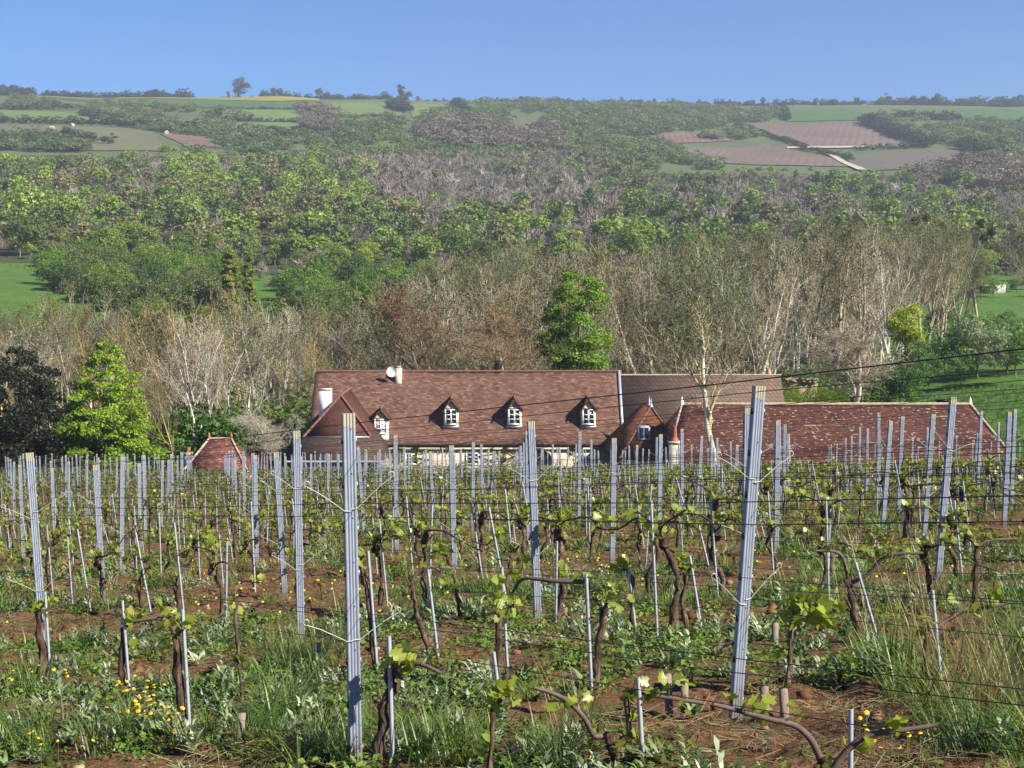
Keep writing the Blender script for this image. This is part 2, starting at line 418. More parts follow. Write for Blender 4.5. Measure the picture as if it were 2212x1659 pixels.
V_C = vinefield("far_vineyard_red", (0.20, 0.125, 0.105), (0.13, 0.10, 0.075), R(5), 4.0)
for nm, q, mt, lb in [
    ("yellow_field", [(82, 205.5), (690, 212.5), (690, 219), (82, 210.5)], F_YEL, "thin strip of yellow flowering field below the skyline trees"),
    ("wheat_field", [(85, 211.5), (655, 220), (640, 237), (300, 229)], F_DEEP, "deep green wheat field under the yellow strip"),
    ("pasture_field", [(480, 238), (640, 239), (650, 264), (480, 261)], F_LITE, "pale green pasture between two dark hedges"),
    ("pasture_field", [(470, 265), (650, 268), (700, 291), (480, 281)], F_LITE, "pale green pasture above a long dark hedge"),
    ("pasture_field", [(715, 222), (845, 222), (872, 252), (720, 250)], F_LITE, "pasture with yellow flowers beside the purple trees"),
    ("pasture_field", [(880, 224), (985, 226), (1006, 256), (890, 254)], F_LITE, "pasture ending at a sharp dark hedge"),
    ("pasture_field", [(0, 238), (180, 248), (262, 268), (0, 262)], F_LITE, "yellowish pasture between long hedges"),
    ("dry_field", [(0, 271), (330, 286), (362, 328), (0, 322)], F_DRY, "greyish dry meadow with round bales"),
    ("pasture_field", [(1690, 236), (1850, 236), (1885, 260), (1700, 263)], F_DEEP, "green pasture above the big pink vineyard"),
    ("pasture_field", [(1985, 241), (2195, 237), (2230, 262), (2012, 258)], F_DEEP, "green pasture under the skyline beyond the hedge"),
    ("far_vineyard", [(345, 289), (432, 292), (474, 319), (404, 317)], V_C, "small pink vineyard plot below the pastures"),
    ("far_vineyard", [(1605, 265), (1868, 265), (2010, 319), (1752, 318)], V_A, "large pinkish vineyard plot with dotted rows"),
    ("far_vineyard", [(1435, 291), (1480, 289), (1592, 305), (1430, 309)], V_C, "reddish vineyard strip beside the scrub"),
    ("far_vineyard", [(1430, 322), (1655, 313), (1880, 362), (1560, 354)], V_A, "brown vineyard slope above the wood"),
    ("far_vineyard", [(1822, 339), (2090, 322), (2160, 348), (1862, 374)], V_B, "grey vineyard slope beside the chalk path"),
    ("far_vineyard", [(2180, 298), (2240, 298), (2240, 330), (2200, 325)], V_C, "reddish vineyard corner beyond the scrub"),
]: patch(nm, q, mt, label=lb)
patch("chalk_path", [(1776, 331), (1786, 331), (1874, 370), (1852, 370)], F_PATH, 0.9, label="pale chalk path between two vineyard plots")
patch("dirt_track", [(1700, 320), (1900, 318), (1900, 321.5), (1700, 323.5)], F_PATH, 0.9, label="pale dirt bank under the big pink vineyard")

# ------------------------------------------------------------------ buildings
def tile_mat(name, cols, mortar, tw=0.28, th=0.14, lichen=None, lich_amt=0.62, patchc=None, big=0.5, grid=None):
    """flat clay tiles: courses by height, every tile its own tone; lichen and weathered patches"""
    m, nt, bs = new_mat(name); tc = nd(nt, "ShaderNodeTexCoord"); sp = nd(nt, "ShaderNodeSeparateXYZ"); nt.links.new(tc.outputs['Object'], sp.inputs[0])
    u = math_(nt, 'ADD', sp.outputs[0], math_(nt, 'MULTIPLY', sp.outputs[1], 0.83)); cb = nd(nt, "ShaderNodeCombineXYZ")
    nt.links.new(u, cb.inputs[0]); nt.links.new(math_(nt, 'MULTIPLY', sp.outputs[2], 1.38), cb.inputs[1]); v = cb.outputs[0]
    br = nd(nt, "ShaderNodeTexBrick"); br.inputs['Scale'].default_value = 1.0; br.inputs['Brick Width'].default_value = tw; br.inputs['Row Height'].default_value = th
    br.inputs['Mortar Size'].default_value = 0.008 if grid is None else 0.02; br.inputs['Color1'].default_value = (0, 0, 0, 1); br.inputs['Color2'].default_value = (1, 1, 1, 1)
    br.inputs['Mortar'].default_value = (0.5, 0.5, 0.5, 1)
    if grid is not None: br.offset = 0.0
    nt.links.new(v, br.inputs['Vector'])
    # tone per tile, plus streaky tone over several tiles
    stv = nd(nt, "ShaderNodeMapping"); stv.inputs['Scale'].default_value = (2.6, 8.0, 1); nt.links.new(v, stv.inputs[0])
    st = noise(nt, stv.outputs[0], 1.0, 3, 0.7)
    f = math_(nt, 'ADD', math_(nt, 'MULTIPLY', br.outputs[0], 0.46), math_(nt, 'MULTIPLY', math_(nt, 'SUBTRACT', math_(nt, 'MULTIPLY', st, 1.5), 0.25), 0.56))
    k = len(cols); c = ramp(nt, f, [(0.18 + 0.66 * i / (k - 1), cc) for i, cc in enumerate(cols)])
    if patchc:
        n1 = noise(nt, v, big, 5, 0.65); c = mix(nt, ramp(nt, n1, [(0.46, (0, 0, 0)), (0.66, (0.5,) * 3)]), c, patchc)
    if lichen:
        lv = nd(nt, "ShaderNodeMapping"); lv.inputs['Scale'].default_value = (4.0, 8.5, 1); nt.links.new(v, lv.inputs[0])
        n2 = noise(nt, lv.outputs[0], 1.0, 2, 0.5); n3 = noise(nt, v, 0.55, 3)
        c = mix(nt, ramp(nt, math_(nt, 'ADD', n2, math_(nt, 'MULTIPLY', math_(nt, 'SUBTRACT', n3, 0.5), 0.35)), [(lich_amt, (0, 0, 0)), (lich_amt + 0.04, (0.85,) * 3)]), c, lichen)
    c = mix(nt, br.outputs['Fac'], c, mortar)
    nt.links.new(c, bs.inputs['Base Color']); bs.inputs['Roughness'].default_value = 0.85; bs.inputs['Specular IOR Level'].default_value = 0.2
    bump(nt, bs, math_(nt, 'SUBTRACT', br.outputs[0], br.outputs['Fac']), 0.6, 0.03)
    return m
T_MAIN = tile_mat("clay_tiles_weathered", [(0.060, 0.033, 0.025), (0.115, 0.058, 0.041), (0.165, 0.083, 0.057), (0.26, 0.16, 0.125)], (0.045, 0.026, 0.022), patchc=(0.16, 0.10, 0.078), big=0.35)
T_WING = tile_mat("clay_tiles_dark_red", [(0.055, 0.026, 0.020), (0.09, 0.038, 0.028), (0.125, 0.052, 0.036)], (0.04, 0.02, 0.016), patchc=(0.07, 0.038, 0.03))
T_LOW = tile_mat("clay_tiles_lichen", [(0.055, 0.036, 0.03), (0.08, 0.052, 0.042), (0.105, 0.068, 0.054)], (0.06, 0.04, 0.03), lichen=(0.36, 0.32, 0.22), lich_amt=0.68)
T_BARN = tile_mat("old_clay_tiles", [(0.04, 0.018, 0.016), (0.07, 0.026, 0.021), (0.10, 0.036, 0.027), (0.14, 0.06, 0.04)], (0.05, 0.02, 0.015), lichen=(0.40, 0.31, 0.22), lich_amt=0.62, patchc=(0.085, 0.04, 0.032), big=0.6)
T_PAV = tile_mat("old_pavilion_tiles", [(0.07, 0.024, 0.021), (0.12, 0.042, 0.032), (0.16, 0.062, 0.046), (0.26, 0.14, 0.11)], (0.06, 0.025, 0.02), lichen=(0.40, 0.31, 0.23), lich_amt=0.62)
T_PORCH = tile_mat("orange_clay_tiles", [(0.11, 0.042, 0.024), (0.17, 0.062, 0.034), (0.24, 0.095, 0.05)], (0.08, 0.035, 0.022), patchc=(0.075, 0.045, 0.032), big=0.9)
T_EXT = tile_mat("brown_interlocking_tiles", [(0.11, 0.075, 0.056), (0.14, 0.095, 0.07), (0.17, 0.115, 0.085)], (0.07, 0.045, 0.034), tw=0.30, th=0.34, grid=1)
RIDGE = plain("ridge_tiles", (0.17, 0.075, 0.052), 0.85, var=0.35, scale=5)
RIDGE_PALE = plain("mortared_ridge", (0.40, 0.31, 0.22), 0.9, var=0.35, scale=4)
PLASTER = plain("cream_plaster", (0.62, 0.50, 0.34), 0.9, var=0.16, scale=1.6, b=0.3, bscale=12)
DPLASTER = plain("dormer_plaster", (0.74, 0.60, 0.40), 0.9, var=0.08)
WHITE = plain("white_paint", (0.80, 0.80, 0.78), 0.5, var=0.03)
ZINC = plain("zinc_sheet", (0.30, 0.32, 0.35), 0.45, 0.6, var=0.15, scale=3)
ZINC_L = plain("pale_zinc", (0.42, 0.45, 0.52), 0.5, 0.3, var=0.12, scale=3)
WOOD = plain("dark_timber", (0.10, 0.045, 0.03), 0.8, var=0.3, scale=8)
STONE = plain("pale_stone", (0.50, 0.44, 0.36), 0.9, var=0.25, scale=5, b=0.5, bscale=15)
TERRA = plain("terracotta", (0.36, 0.12, 0.06), 0.8, var=0.25, scale=7)
BRICK = plain("pink_brick", (0.42, 0.24, 0.17), 0.9, var=0.35, scale=14)
BLACK = plain("black_metal", (0.012, 0.012, 0.014), 0.4, 0.5, var=0.2)
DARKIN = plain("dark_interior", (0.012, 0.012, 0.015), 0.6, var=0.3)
TARP = plain("blue_grey_render", (0.22, 0.25, 0.32), 0.8, var=0.2, scale=2)
m_, nt_, bs_ = new_mat("window_glass"); bs_.inputs['Base Color'].default_value = (0.015, 0.017, 0.02, 1); bs_.inputs['Roughness'].default_value = 0.08; GLASS = m_
m_, nt_, bs_ = new_mat("pale_glass"); bs_.inputs['Base Color'].default_value = (0.55, 0.57, 0.60, 1); bs_.inputs['Roughness'].default_value = 0.25; GLASS_L = m_

def part(name, build, mat, parent, label=None, smooth=False):
    mb = MB(); build(mb); o = mb.obj(name, mat, parent, smooth)
    if label: o["label"] = label
    return o
def ridge_line(mb, pts, r=0.09, n=6):
    P = []
    for a, b in zip(pts[:-1], pts[1:]):
        a = np.array(a, float); b = np.array(b, float); k = max(1, int(np.linalg.norm(b - a) / 0.35))
        for i in range(k):      # overlapping half-round ridge tiles
            p0 = a + (b - a) * i / k; p1 = a + (b - a) * (i + 1.12) / k
            mb.tubes([p0], [p1], r * 0.9, r * 1.15, n)

# --- the long house
hz_e, hz_r, HE, HR, HL, HX = -11.45, -6.97, 97.0, 101.4, -13.5, 7.28
slope = (hz_r - hz_e) / (HR - HE)
house = thing("farmhouse", "long farmhouse under a big mottled brown tile roof with four small dormers", "house", (0, HE, -14.5))
OFF = Vector((0, -HE, 14.5))
def hp(name, build, mat, parent=house, label=None, smooth=False):
    """builds in world coordinates, stored relative to the house's base"""
    mb = MB(); build(mb)
    for v in mb.v: v += np.array([0, -HE, 14.5])
    o = mb.obj(name, mat, parent, smooth)
    if label: o["label"] = label
    return o
def main_walls(mb):
    z0 = -18.0; f = HE + 0.16; b = 2 * HR - HE - 0.16; t = hz_e + 0.10
    mb.box(HL + 0.12, HX - 0.12, f, b, z0, t - 0.2)
    for x0, x1 in ((HL + 0.12, HL + 0.42), (HX - 0.42, HX - 0.12)):
        V = [(x, y, z) for x in (x0, x1) for y, z in ((f, t - 0.2), (b, t - 0.2), (HR, hz_r - 0.3))]
        mb.add(V, [(0, 3, 5, 2), (1, 2, 5, 4)], [(0, 2, 1), (3, 4, 5)])
hp("wall", main_walls, PLASTER)
def main_roof(mb):
    for s in (1, -1):
        ye = HE if s == 1 else 2 * HR - HE
        n = 60; xs = np.linspace(HL, HX, n)[::s]; G = []
        for f in np.linspace(0, 1, 14):
            y = ye + (HR - ye) * f; z = hz_e + (hz_r - hz_e) * f
            G.append(np.stack([xs, np.full(n, y), z + f * (0.07 * np.sin(xs * 0.55) - 0.05 * np.cos(xs * 0.31)) + (0.11 * (fbm(xs * 0.7, np.full(n, f * 4.0), 5, 2) - 0.37) if 0 < f < 1 else 0)], 1))
        mb.sheet(G, 0.16)
roof = hp("roof", main_roof, T_MAIN)
hp("ridge", lambda mb: ridge_line(mb, [(HL, HR, hz_r + 0.06), (HX, HR, hz_r + 0.06)]), RIDGE, roof)
hp("gutter", lambda mb: mb.path([(-8.2, HE - 0.09, hz_e - 0.10), (6.2, HE - 0.09, hz_e - 0.10)], 0.075, 8), BLACK)
def firebreak(mb):
    mb.slab([(HX - 0.02, HE - 0.02, hz_e + 0.10), (HX + 0.16, HE - 0.02, hz_e + 0.10), (HX + 0.16, HR, hz_r + 0.14), (HX - 0.02, HR, hz_r + 0.14)], 0.2)
hp("zinc_flashing", firebreak, ZINC_L)
def main_roof_y(z): return HE + (z - hz_e) / slope
def window_at(parent, px, y0, y1, Y, w, panes, closed=False):
    """white casement frame with glazing bars and panes, facing the camera"""
    a = at(px, y0, Y); b = at(px, y1, Y); x = a[0]; zt, zb = a[2], b[2]
    def fr(mb):
        t = 0.07
        mb.box(x - w, x - w + t, Y - 0.05, Y + 0.03, zb, zt); mb.box(x + w - t, x + w, Y - 0.05, Y + 0.03, zb, zt)
        mb.box(x - w + t, x + w - t, Y - 0.05, Y + 0.03, zt - t, zt); mb.box(x - w + t, x + w - t, Y - 0.05, Y + 0.03, zb, zb + t * 1.4)
        mb.box(x - 0.055, x + 0.055, Y - 0.045, Y + 0.028, zb + t * 1.4, zt - t)
        for k in range(1, panes):
            z = zb + t * 1.4 + (zt - t - zb - t * 1.4) * k / panes
            for s in (-1, 1):
                xa, xb = sorted((x + s * 0.055, x + s * (w - t))); mb.box(xa, xb, Y - 0.04, Y + 0.025, z - 0.022, z + 0.022)
    f = hp("window", fr, WHITE, parent)
    def gl(mb): mb.box(x - w + 0.06, x + w - 0.06, Y - 0.012, Y + 0.012, zb + 0.08, zt - 0.06)
    g = hp("pane", gl, GLASS_L if closed else GLASS, f if parent is house else parent)
    return x, zb, zt
def dormer(px, tip, wt, wb, sill, closed=False):
    za = at(px, sill, 97.5)[2]; Y = main_roof_y(za) - 0.02
    for _ in range(4):
        za = at(px, sill, Y)[2]; Y = main_roof_y(za) - 0.02
    x = at(px, sill, Y)[0]; zt = at(px, tip, Y)[2]; w = 0.48; ze = at(px, wt - 1, Y)[2]
    zg = zt - 0.16
    def body(mb):
        back = main_roof_y(ze) + 0.05
        V = [(x - w, Y, za), (x + w, Y, za), (x + w, Y, ze), (x, Y, zg), (x - w, Y, ze), (x - w, back, ze), (x + w, back, ze), (x, main_roof_y(zg) + 0.05, zg)]
        mb.v.append(np.array(V, float)); b0 = mb.n; mb.n += 8
        for f in ((0, 1, 2, 3, 4), (0, 4, 5), (1, 6, 2), (4, 3, 7, 5), (3, 2, 6, 7)): mb.ng.append(([i + b0 for i in f], 0))
    d = hp("dormer", body, DPLASTER, house)
    def droof(mb):
        o = 0.16; wl = w + 0.14; zl = zt - (zt - ze) * (wl / w) * 0.92
        yb_t = main_roof_y(zt) + 0.1; yb_e = main_roof_y(zl) + 0.1
        mb.slab([(x, Y - o, zt), (x, yb_t, zt), (x - wl, yb_e, zl), (x - wl, Y - o, zl)], 0.06)
        mb.slab([(x, yb_t, zt + 0.002), (x, Y - o, zt + 0.002), (x + wl, Y - o, zl), (x + wl, yb_e, zl)], 0.06)
    r = hp("dormer_roof", droof, T_WING, d)
    hp("dormer_ridge", lambda mb: ridge_line(mb, [(x, Y - 0.18, zt + 0.03), (x, main_roof_y(zt) + 0.1, zt + 0.03)], 0.07), RIDGE, d)
    def barge(mb):
        wl = w + 0.14; zl = zt - (zt - ze) * (wl / w) * 0.92
        for s in (-1, 1): mb.tubes([(x, Y - 0.13, zt - 0.09)], [(x + s * wl, Y - 0.13, zl - 0.09)], 0.03, 0.03, 4)
        mb.box(x - w - 0.02, x + w + 0.02, Y - 0.06, Y - 0.002, ze - 0.02, ze + 0.03)
    hp("barge_board", barge, WOOD, d)
    window_at(d, px, wt, wb, Y - 0.03, 0.40, 3, closed)
    def apron(mb): mb.slab([(x - w - 0.06, Y - 0.03, za), (x + w + 0.06, Y - 0.03, za), (x + w + 0.06, Y - 0.02, at(px, wb, Y)[2] - 0.005), (x - w - 0.06, Y - 0.02, at(px, wb, Y)[2] - 0.005)], 0.04)
    hp("apron", apron, WHITE if closed else ZINC, d)
for px in (974, 1111, 1271): dormer(px, 862, 884, 918, 926)
dormer(822, 884, 905, 938, 951, True)
def chim(mb): mb.box(at(848, 0, 100.7)[0], at(863, 0, 100.7)[0], 100.6, 101.15, -8.4, at(0, 796, 100.6)[2])
ch = hp("chimney", chim, PLASTER, roof)
hp("chimney_cap", lambda mb: (mb.box(at(848, 0, 100.7)[0] + 0.06, at(863, 0, 100.7)[0] - 0.06, 100.68, 101.07, at(0, 796, 100.6)[2] + 0.002, at(0, 791, 100.6)[2])), BRICK, roof)
hp("chimney_flashing", lambda mb: mb.box(at(847, 0, 100.7)[0], at(864, 0, 100.7)[0], 100.56, 100.598, at(0, 833, 100.6)[2], at(0, 829, 100.6)[2]), ZINC, roof)
def flue(mb):
    x = at(1073, 0, 101.5)[0]; z = at(0, 783, 101.5)[2]
    mb.path([(x, 101.55, -7.6), (x, 101.55, z)], 0.17, 10); mb.path([(x, 101.55, z + 0.05), (x, 101.55, z + 0.13)], 0.25, 10)
    for a in range(3): mb.tubes([(x + 0.15 * math.cos(a * 2.1), 101.55 + 0.15 * math.sin(a * 2.1), z)], [(x + 0.15 * math.cos(a * 2.1), 101.55 + 0.15 * math.sin(a * 2.1), z + 0.06)], 0.015, 0.015, 4)
hp("flue", flue, BLACK, roof, smooth=False)
# openings of the cream wall: arch, two windows, a door
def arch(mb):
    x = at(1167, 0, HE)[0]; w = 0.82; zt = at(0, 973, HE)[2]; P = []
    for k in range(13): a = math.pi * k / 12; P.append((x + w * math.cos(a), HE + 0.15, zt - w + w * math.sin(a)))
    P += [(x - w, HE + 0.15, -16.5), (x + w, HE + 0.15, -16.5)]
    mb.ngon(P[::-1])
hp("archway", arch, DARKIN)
def archring(mb):
    x = at(1167, 0, HE)[0]; zt = at(0, 973, HE)[2]
    P = [(x + 0.9 * math.cos(a), HE + 0.13, zt - 0.82 + 0.9 * math.sin(a)) for a in np.linspace(0, math.pi, 15)]
    mb.path(P, 0.09, 6)
hp("arch_stone", archring, STONE)
for px, t_, b_ in ((889, 980, 1004), (1020, 978, 1004)):
    window_at(house, px, t_, b_, HE + 0.15, 0.42, 3)
def creeper(mb):
    rng = np.random.default_rng(8)
    for x0, x1, n, zlo in ((836, 905, 420, 1000), (1060, 1098, 150, 1005), (1230, 1298, 260, 1000), (930, 1050, 60, 980)):
        px = rng.uniform(x0, x1, n); py = 964 + (zlo - 964) * rng.random(n) ** 1.3
        keep = fbm(px / 22, py / 14, 4, 3) > 0.45; P = np.array([at(a, b, HE + 0.07) for a, b in zip(px[keep], py[keep])])
        mb.leaves(P, 0.10, rng, up=0.2, out=np.array([0, -1.0, 0]))
cr = hp("wall_creeper", creeper, LEAF, house); cr.color = (0.26, 0.30, 0.05, 1)
rng = np.random.default_rng(4)
for a in (905, 1000, 1035, 1080, 1115, 1240):
    def creeper_stems(mb):
        P = [at(a + k * rng.uniform(-9, 12), 1008 - 7.5 * k, HE + 0.11) for k in range(6)]; mb.path(P, np.linspace(0.05, 0.02, 6), 5)
    cs = hp("creeper_stem", creeper_stems, BARK, house); cs.color = (0.16, 0.11, 0.08, 1)
cs = hp("creeper_stem", lambda mb: mb.path([at(px, 974 + 3 * math.sin(px / 9), HE + 0.11) for px in range(1000, 1150, 10)], 0.025, 5), BARK, house); cs.color = (0.16, 0.11, 0.08, 1)

dish = thing("satellite_dish", "white round satellite dish fixed beside the cream ridge chimney", "satellite dish", tuple(at(846, 803, 100.35)))
def dishm(mb):
    n = 16; rings = []
    for k, (r, y) in enumerate(((0.02, 0.09), (0.14, 0.075), (0.26, 0.045), (0.34, 0.0))):
        rings.append([(r * math.cos(a), y, r * 1.08 * math.sin(a)) for a in np.arange(n) * 2 * math.pi / n])
    V = np.array(rings).reshape(-1, 3); Q = []
    for k in range(3):
        for i in range(n): Q.append((k * n + i, k * n + (i + 1) % n, (k + 1) * n + (i + 1) % n, (k + 1) * n + i))
    mb.add(V, Q); mb.add(V + np.array([0, 0.012, 0]), [q[::-1] for q in Q])
part("reflector", dishm, WHITE, dish, smooth=True)
part("feed_arm", lambda mb: (mb.tubes([(0, 0.0, -0.33)], [(0, -0.34, -0.12)], 0.018, 0.018, 5), mb.box(-0.04, 0.04, -0.40, -0.33, -0.15, -0.07)), ZINC, dish)
part("bracket", lambda mb: mb.tubes([(0, 0.1, 0)], [(0.22, 0.42, -0.05)], 0.03, 0.03, 6), ZINC, dish)

# --- left wing with its hipped, flared roof
wing = thing("house_wing", "dark hip roofed wing with a white chimney projecting from the farmhouse", "house wing", (-11, 92, -14.5))
def wp(name, build, mat, parent=wing, smooth=False, base=(-11, 92, -14.5)):
    mb = MB(); build(mb)
    for v in mb.v: v -= np.array(base)
    return mb.obj(name, mat, parent, smooth)
zE, zF, zA, xr = -11.82, -10.5, -8.03, -11.0
EL, ER, FL, FR, yE, yF, yA, yB = -14.1, -7.98, -13.15, -8.89, 91.5, 92.8, 94.7, 100.5
def wing_up(mb):
    mb.slab([(FL, yF, zF), (FR, yF, zF), (xr, yA, zA)], 0.14)
    mb.slab([(FR, yF, zF), (FR, yB, zF), (xr, yB, zA), (xr, yA, zA)], 0.14)
    mb.slab([(FL, yB, zF), (FL, yF, zF), (xr, yA, zA), (xr, yB, zA)], 0.14)
wr = wp("roof", wing_up, T_WING)
def wing_low(mb):
    mb.slab([(EL, yE, zE), (ER, yE, zE), (FR, yF, zF - 0.004), (FL, yF, zF - 0.004)], 0.14)
    mb.slab([(ER, yE, zE), (ER, 97.2, zE), (FR, 97.2, zF - 0.004), (FR, yF, zF - 0.004)], 0.14)
    mb.slab([(EL, 101, zE), (EL, yE, zE), (FL, yF, zF - 0.004), (FL, 101, zF - 0.004)], 0.14)
wp("lower_roof", wing_low, T_LOW)
def wing_hips(mb):
    ridge_line(mb, [(xr, yA, zA + 0.04), (FL, yF, zF + 0.04)], 0.08); ridge_line(mb, [(xr, yA, zA + 0.04), (FR, yF, zF + 0.04)], 0.08)
    ridge_line(mb, [(xr, yA, zA + 0.04), (xr, yB, zA + 0.04)], 0.08)
wp("hip_tiles", wing_hips, RIDGE, wr)
wp("zinc_band", lambda mb: mb.box(FL, FR, yF - 0.05, yF - 0.01, zF - 0.04, zF + 0.05), ZINC)
wp("gutter", lambda mb: mb.path([(EL, yE - 0.07, zE - 0.06), (ER, yE - 0.07, zE - 0.06)], 0.07, 8), ZINC_L)
wp("wall", lambda mb: mb.box(EL + 0.35, ER - 0.35, yE + 0.35, 97.3, -18, zE - 0.05), TARP)
wc = wp("chimney", lambda mb: mb.box(-12.68, -11.88, 96.7, 97.35, -10.2, at(0, 842, 97)[2]), WHITE)
wp("chimney_rim", lambda mb: mb.box(-12.72, -11.84, 96.66, 97.39, at(0, 842, 97)[2] + 0.002, at(0, 839, 97)[2]), STONE, wc)

# --- brown extension beyond the zinc strip, with end chimney and aerial
ext = thing("house_extension", "lower house end under a plain brown grid tile roof with brick chimney", "house", (13, 97, -14.5))
def ep(name, build, mat, parent=ext, base=(13, 97, -14.5)): return wp(name, build, mat, parent, base=base)
xz_r = at(0, 811, HR)[2]; XE = 18.45
def ext_roof(mb):
    mb.slab([(HX + 0.162, HE, hz_e - 0.25), (XE, HE, hz_e - 0.25), (XE, HR, xz_r), (HX + 0.162, HR, xz_r)], 0.14)
    mb.slab([(XE, 105.8, hz_e - 0.25), (HX + 0.162, 105.8, hz_e - 0.25), (HX + 0.162, HR, xz_r), (XE, HR, xz_r)], 0.14)
er = ep("roof", ext_roof, T_EXT)
ep("ridge", lambda mb: ridge_line(mb, [(HX + 0.2, HR, xz_r + 0.03), (XE, HR, xz_r + 0.03)], 0.07), RIDGE_PALE, er)
def ext_wall(mb):
    mb.box(HX - 0.1, XE - 0.2, HE + 0.5, 105.3, -18, hz_e + 0.1)
    f, b = HE + 0.5, 105.3; t = hz_e + 0.103
    V = [(x, y, z) for x in (XE - 0.5, XE - 0.2) for y, z in ((f, t), (b, t), (HR, xz_r - 0.25))]
    mb.add(V, [(0, 3, 5, 2), (1, 2, 5, 4)], [(0, 2, 1), (3, 4, 5)])
ep("wall", ext_wall, PLASTER)
def endch(mb):
    x0, x1 = at(1665, 0, 101.6)[0], at(1679, 0, 101.6)[0]; zt = at(0, 808, 101.6)[2]
    mb.box(x0, x1, 101.4, 101.95, -8.5, zt); mb.box(x0 + 0.04, x1 - 0.04, 101.45, 101.9, zt + 0.002, zt + 0.08)
    xm = (x0 + x1) / 2; mb.tubes([(xm, 101.67, zt + 0.08)], [(xm, 101.67, zt + 0.42)], 0.17, 0.06, 4)
ep("chimney", endch, BRICK)
aer = thing("tv_aerial", "thin metal television aerial on a mast above the brick end chimney", "aerial", tuple(at(1674, 803, 101.7)))
part("mast", lambda mb: mb.tubes([(0, 0, 0)], [(0, 0, 1.5)], 0.022, 0.018, 6), ZINC_L, aer)
def boom(mb):
    mb.tubes([(-0.45, 0, 1.42)], [(0.5, 0, 1.40)], 0.015, 0.015, 5)
    for k in range(6): x = -0.4 + k * 0.16; mb.tubes([(x, -0.28 + k * 0.02, 1.42)], [(x, 0.28 - k * 0.02, 1.42)], 0.008, 0.008, 4)
    for s in (1, -1): mb.tubes([(-0.45, 0, 1.42)], [(-0.15, 0, 1.42 + s * 0.2)], 0.008, 0.008, 4)
part("antenna", boom, ZINC_L, aer)

# --- porch tower with the skylight
por = thing("porch_tower", "narrow steep hip roofed porch with orange tiles and a skylight", "porch", (9, 92, -14.5))
def pp(name, build, mat, parent=por): return wp(name, build, mat, parent, base=(9, 92, -14.5))
pL, pLb, pR, pyF, pX, pyA, pyB = 6.75, 5.9, 11.0, 92.4, 8.93, 94.6, 99.9
pzE, pzA = -11.85, at(0, 878, 94.6)[2]; pzB = at(0, 869, 99.9)[2]
def por_roof(mb):
    mb.slab([(pL, pyF, pzE), (pR, pyF, pzE), (pX, pyA, pzA)], 0.13)
    mb.slab([(pLb, 97.6, pzE + 0.25), (pL, pyF, pzE), (pX, pyA, pzA)], 0.13); mb.slab([(pLb, 97.6, pzE + 0.25), (pX, pyA, pzA), (pX, pyB, pzB)], 0.13)
    mb.slab([(pR, pyF, pzE), (pR, pyB, pzE), (pX, pyB, pzB), (pX, pyA, pzA)], 0.13)
pr = pp("roof", por_roof, T_PORCH)
for x in (pL, pR): pp("hip_tiles", lambda mb: ridge_line(mb, [(pX, pyA, pzA + 0.03), (x, pyF, pzE + 0.03)], 0.06), RIDGE, pr)
pp("wall", lambda mb: mb.box(pL + 0.4, pR - 0.4, pyF + 0.4, 97.4, -18, pzE - 0.03), PLASTER)
for yy in (pyA, pyA + 1.3): pp("finial", lambda mb: (mb.tubes([(pX, yy, pzA - 0.02)], [(pX, yy, pzA + 0.16)], 0.13, 0.07, 8), mb.tubes([(pX, yy, pzA + 0.16)], [(pX, yy, pzA + 0.55)], 0.07, 0.01, 8)), ZINC_L, pr)
def skyl(px0, px1, py0, py1, lift):
    P = []
    n = np.cross(np.array([1, 0, 0.0]), np.array([0, pyA - pyF, pzA - pzE])); n /= np.linalg.norm(n)
    for px, py in ((px0, py1), (px1, py1), (px1, py0), (px0, py0)):
        d = pixdir(px, py); p0 = np.array([pL, pyF, pzE]); t = np.dot(p0, n) / np.dot(d, n); P.append(d * t + n * lift)
    return P
sk = pp("skylight", lambda mb: mb.slab(skyl(1377, 1405, 921, 951, 0.10), 0.16), ZINC_L, pr)
pp("pane", lambda mb: [mb.slab(skyl(a, b, 926, 948, 0.115), 0.02) for a, b in ((1381, 1390.3), (1391.7, 1401))], GLASS, pr)

# --- barn with lichen-spotted red roof
barn = thing("barn", "long low barn with a dark red roof spotted with pale lichen", "barn", (20, 93, -14.5))
def bp(name, build, mat, parent=barn): return wp(name, build, mat, parent, base=(20, 93, -14.5))
bzR, bzE, byR, byE, bXl, bXr, bEl, bEr = -8.42, -11.75, 92.6, 88.9, 10.68, 28.8, 9.3, 30.7
bElb, byB = 8.6, 96.6
def barn_roof(mb):
    n = 30; xs = np.linspace(0, 1, n); sag = 0.07 * np.sin(xs * 13) + 0.08 * np.sin(xs * 6 + 1)
    sag[0] = sag[-1] = 0
    for s, ye in ((1, byE), (-1, byB)):
        G = []; e0 = bEl if s == 1 else bElb
        for f in np.linspace(0, 1, 10):
            X = (e0 + (bEr - e0) * xs) * (1 - f) + (bXl + (bXr - bXl) * xs) * f
            G.append(np.stack([X, np.full(n, ye + (byR - ye) * f), bzE + (bzR - bzE) * f + sag * f + (0.14 * (fbm(X * 0.6, X * 0 + f * 4, 9, 2) - 0.37) * (f > 0) * (f < 1))], 1)[::s])
        mb.sheet(G, 0.15)
    mb.slab([(bElb, byB, bzE), (bEl, byE, bzE), (bXl, byR, bzR)], 0.15)
    mb.slab([(bEr, byE, bzE), (bEr, byB, bzE), (bXr, byR, bzR)], 0.15)
br_ = bp("roof", barn_roof, T_BARN)
bp("ridge", lambda mb: ridge_line(mb, [(bXl, byR, bzR + 0.04), (bXr, byR, bzR + 0.04)], 0.11), RIDGE_PALE, br_)
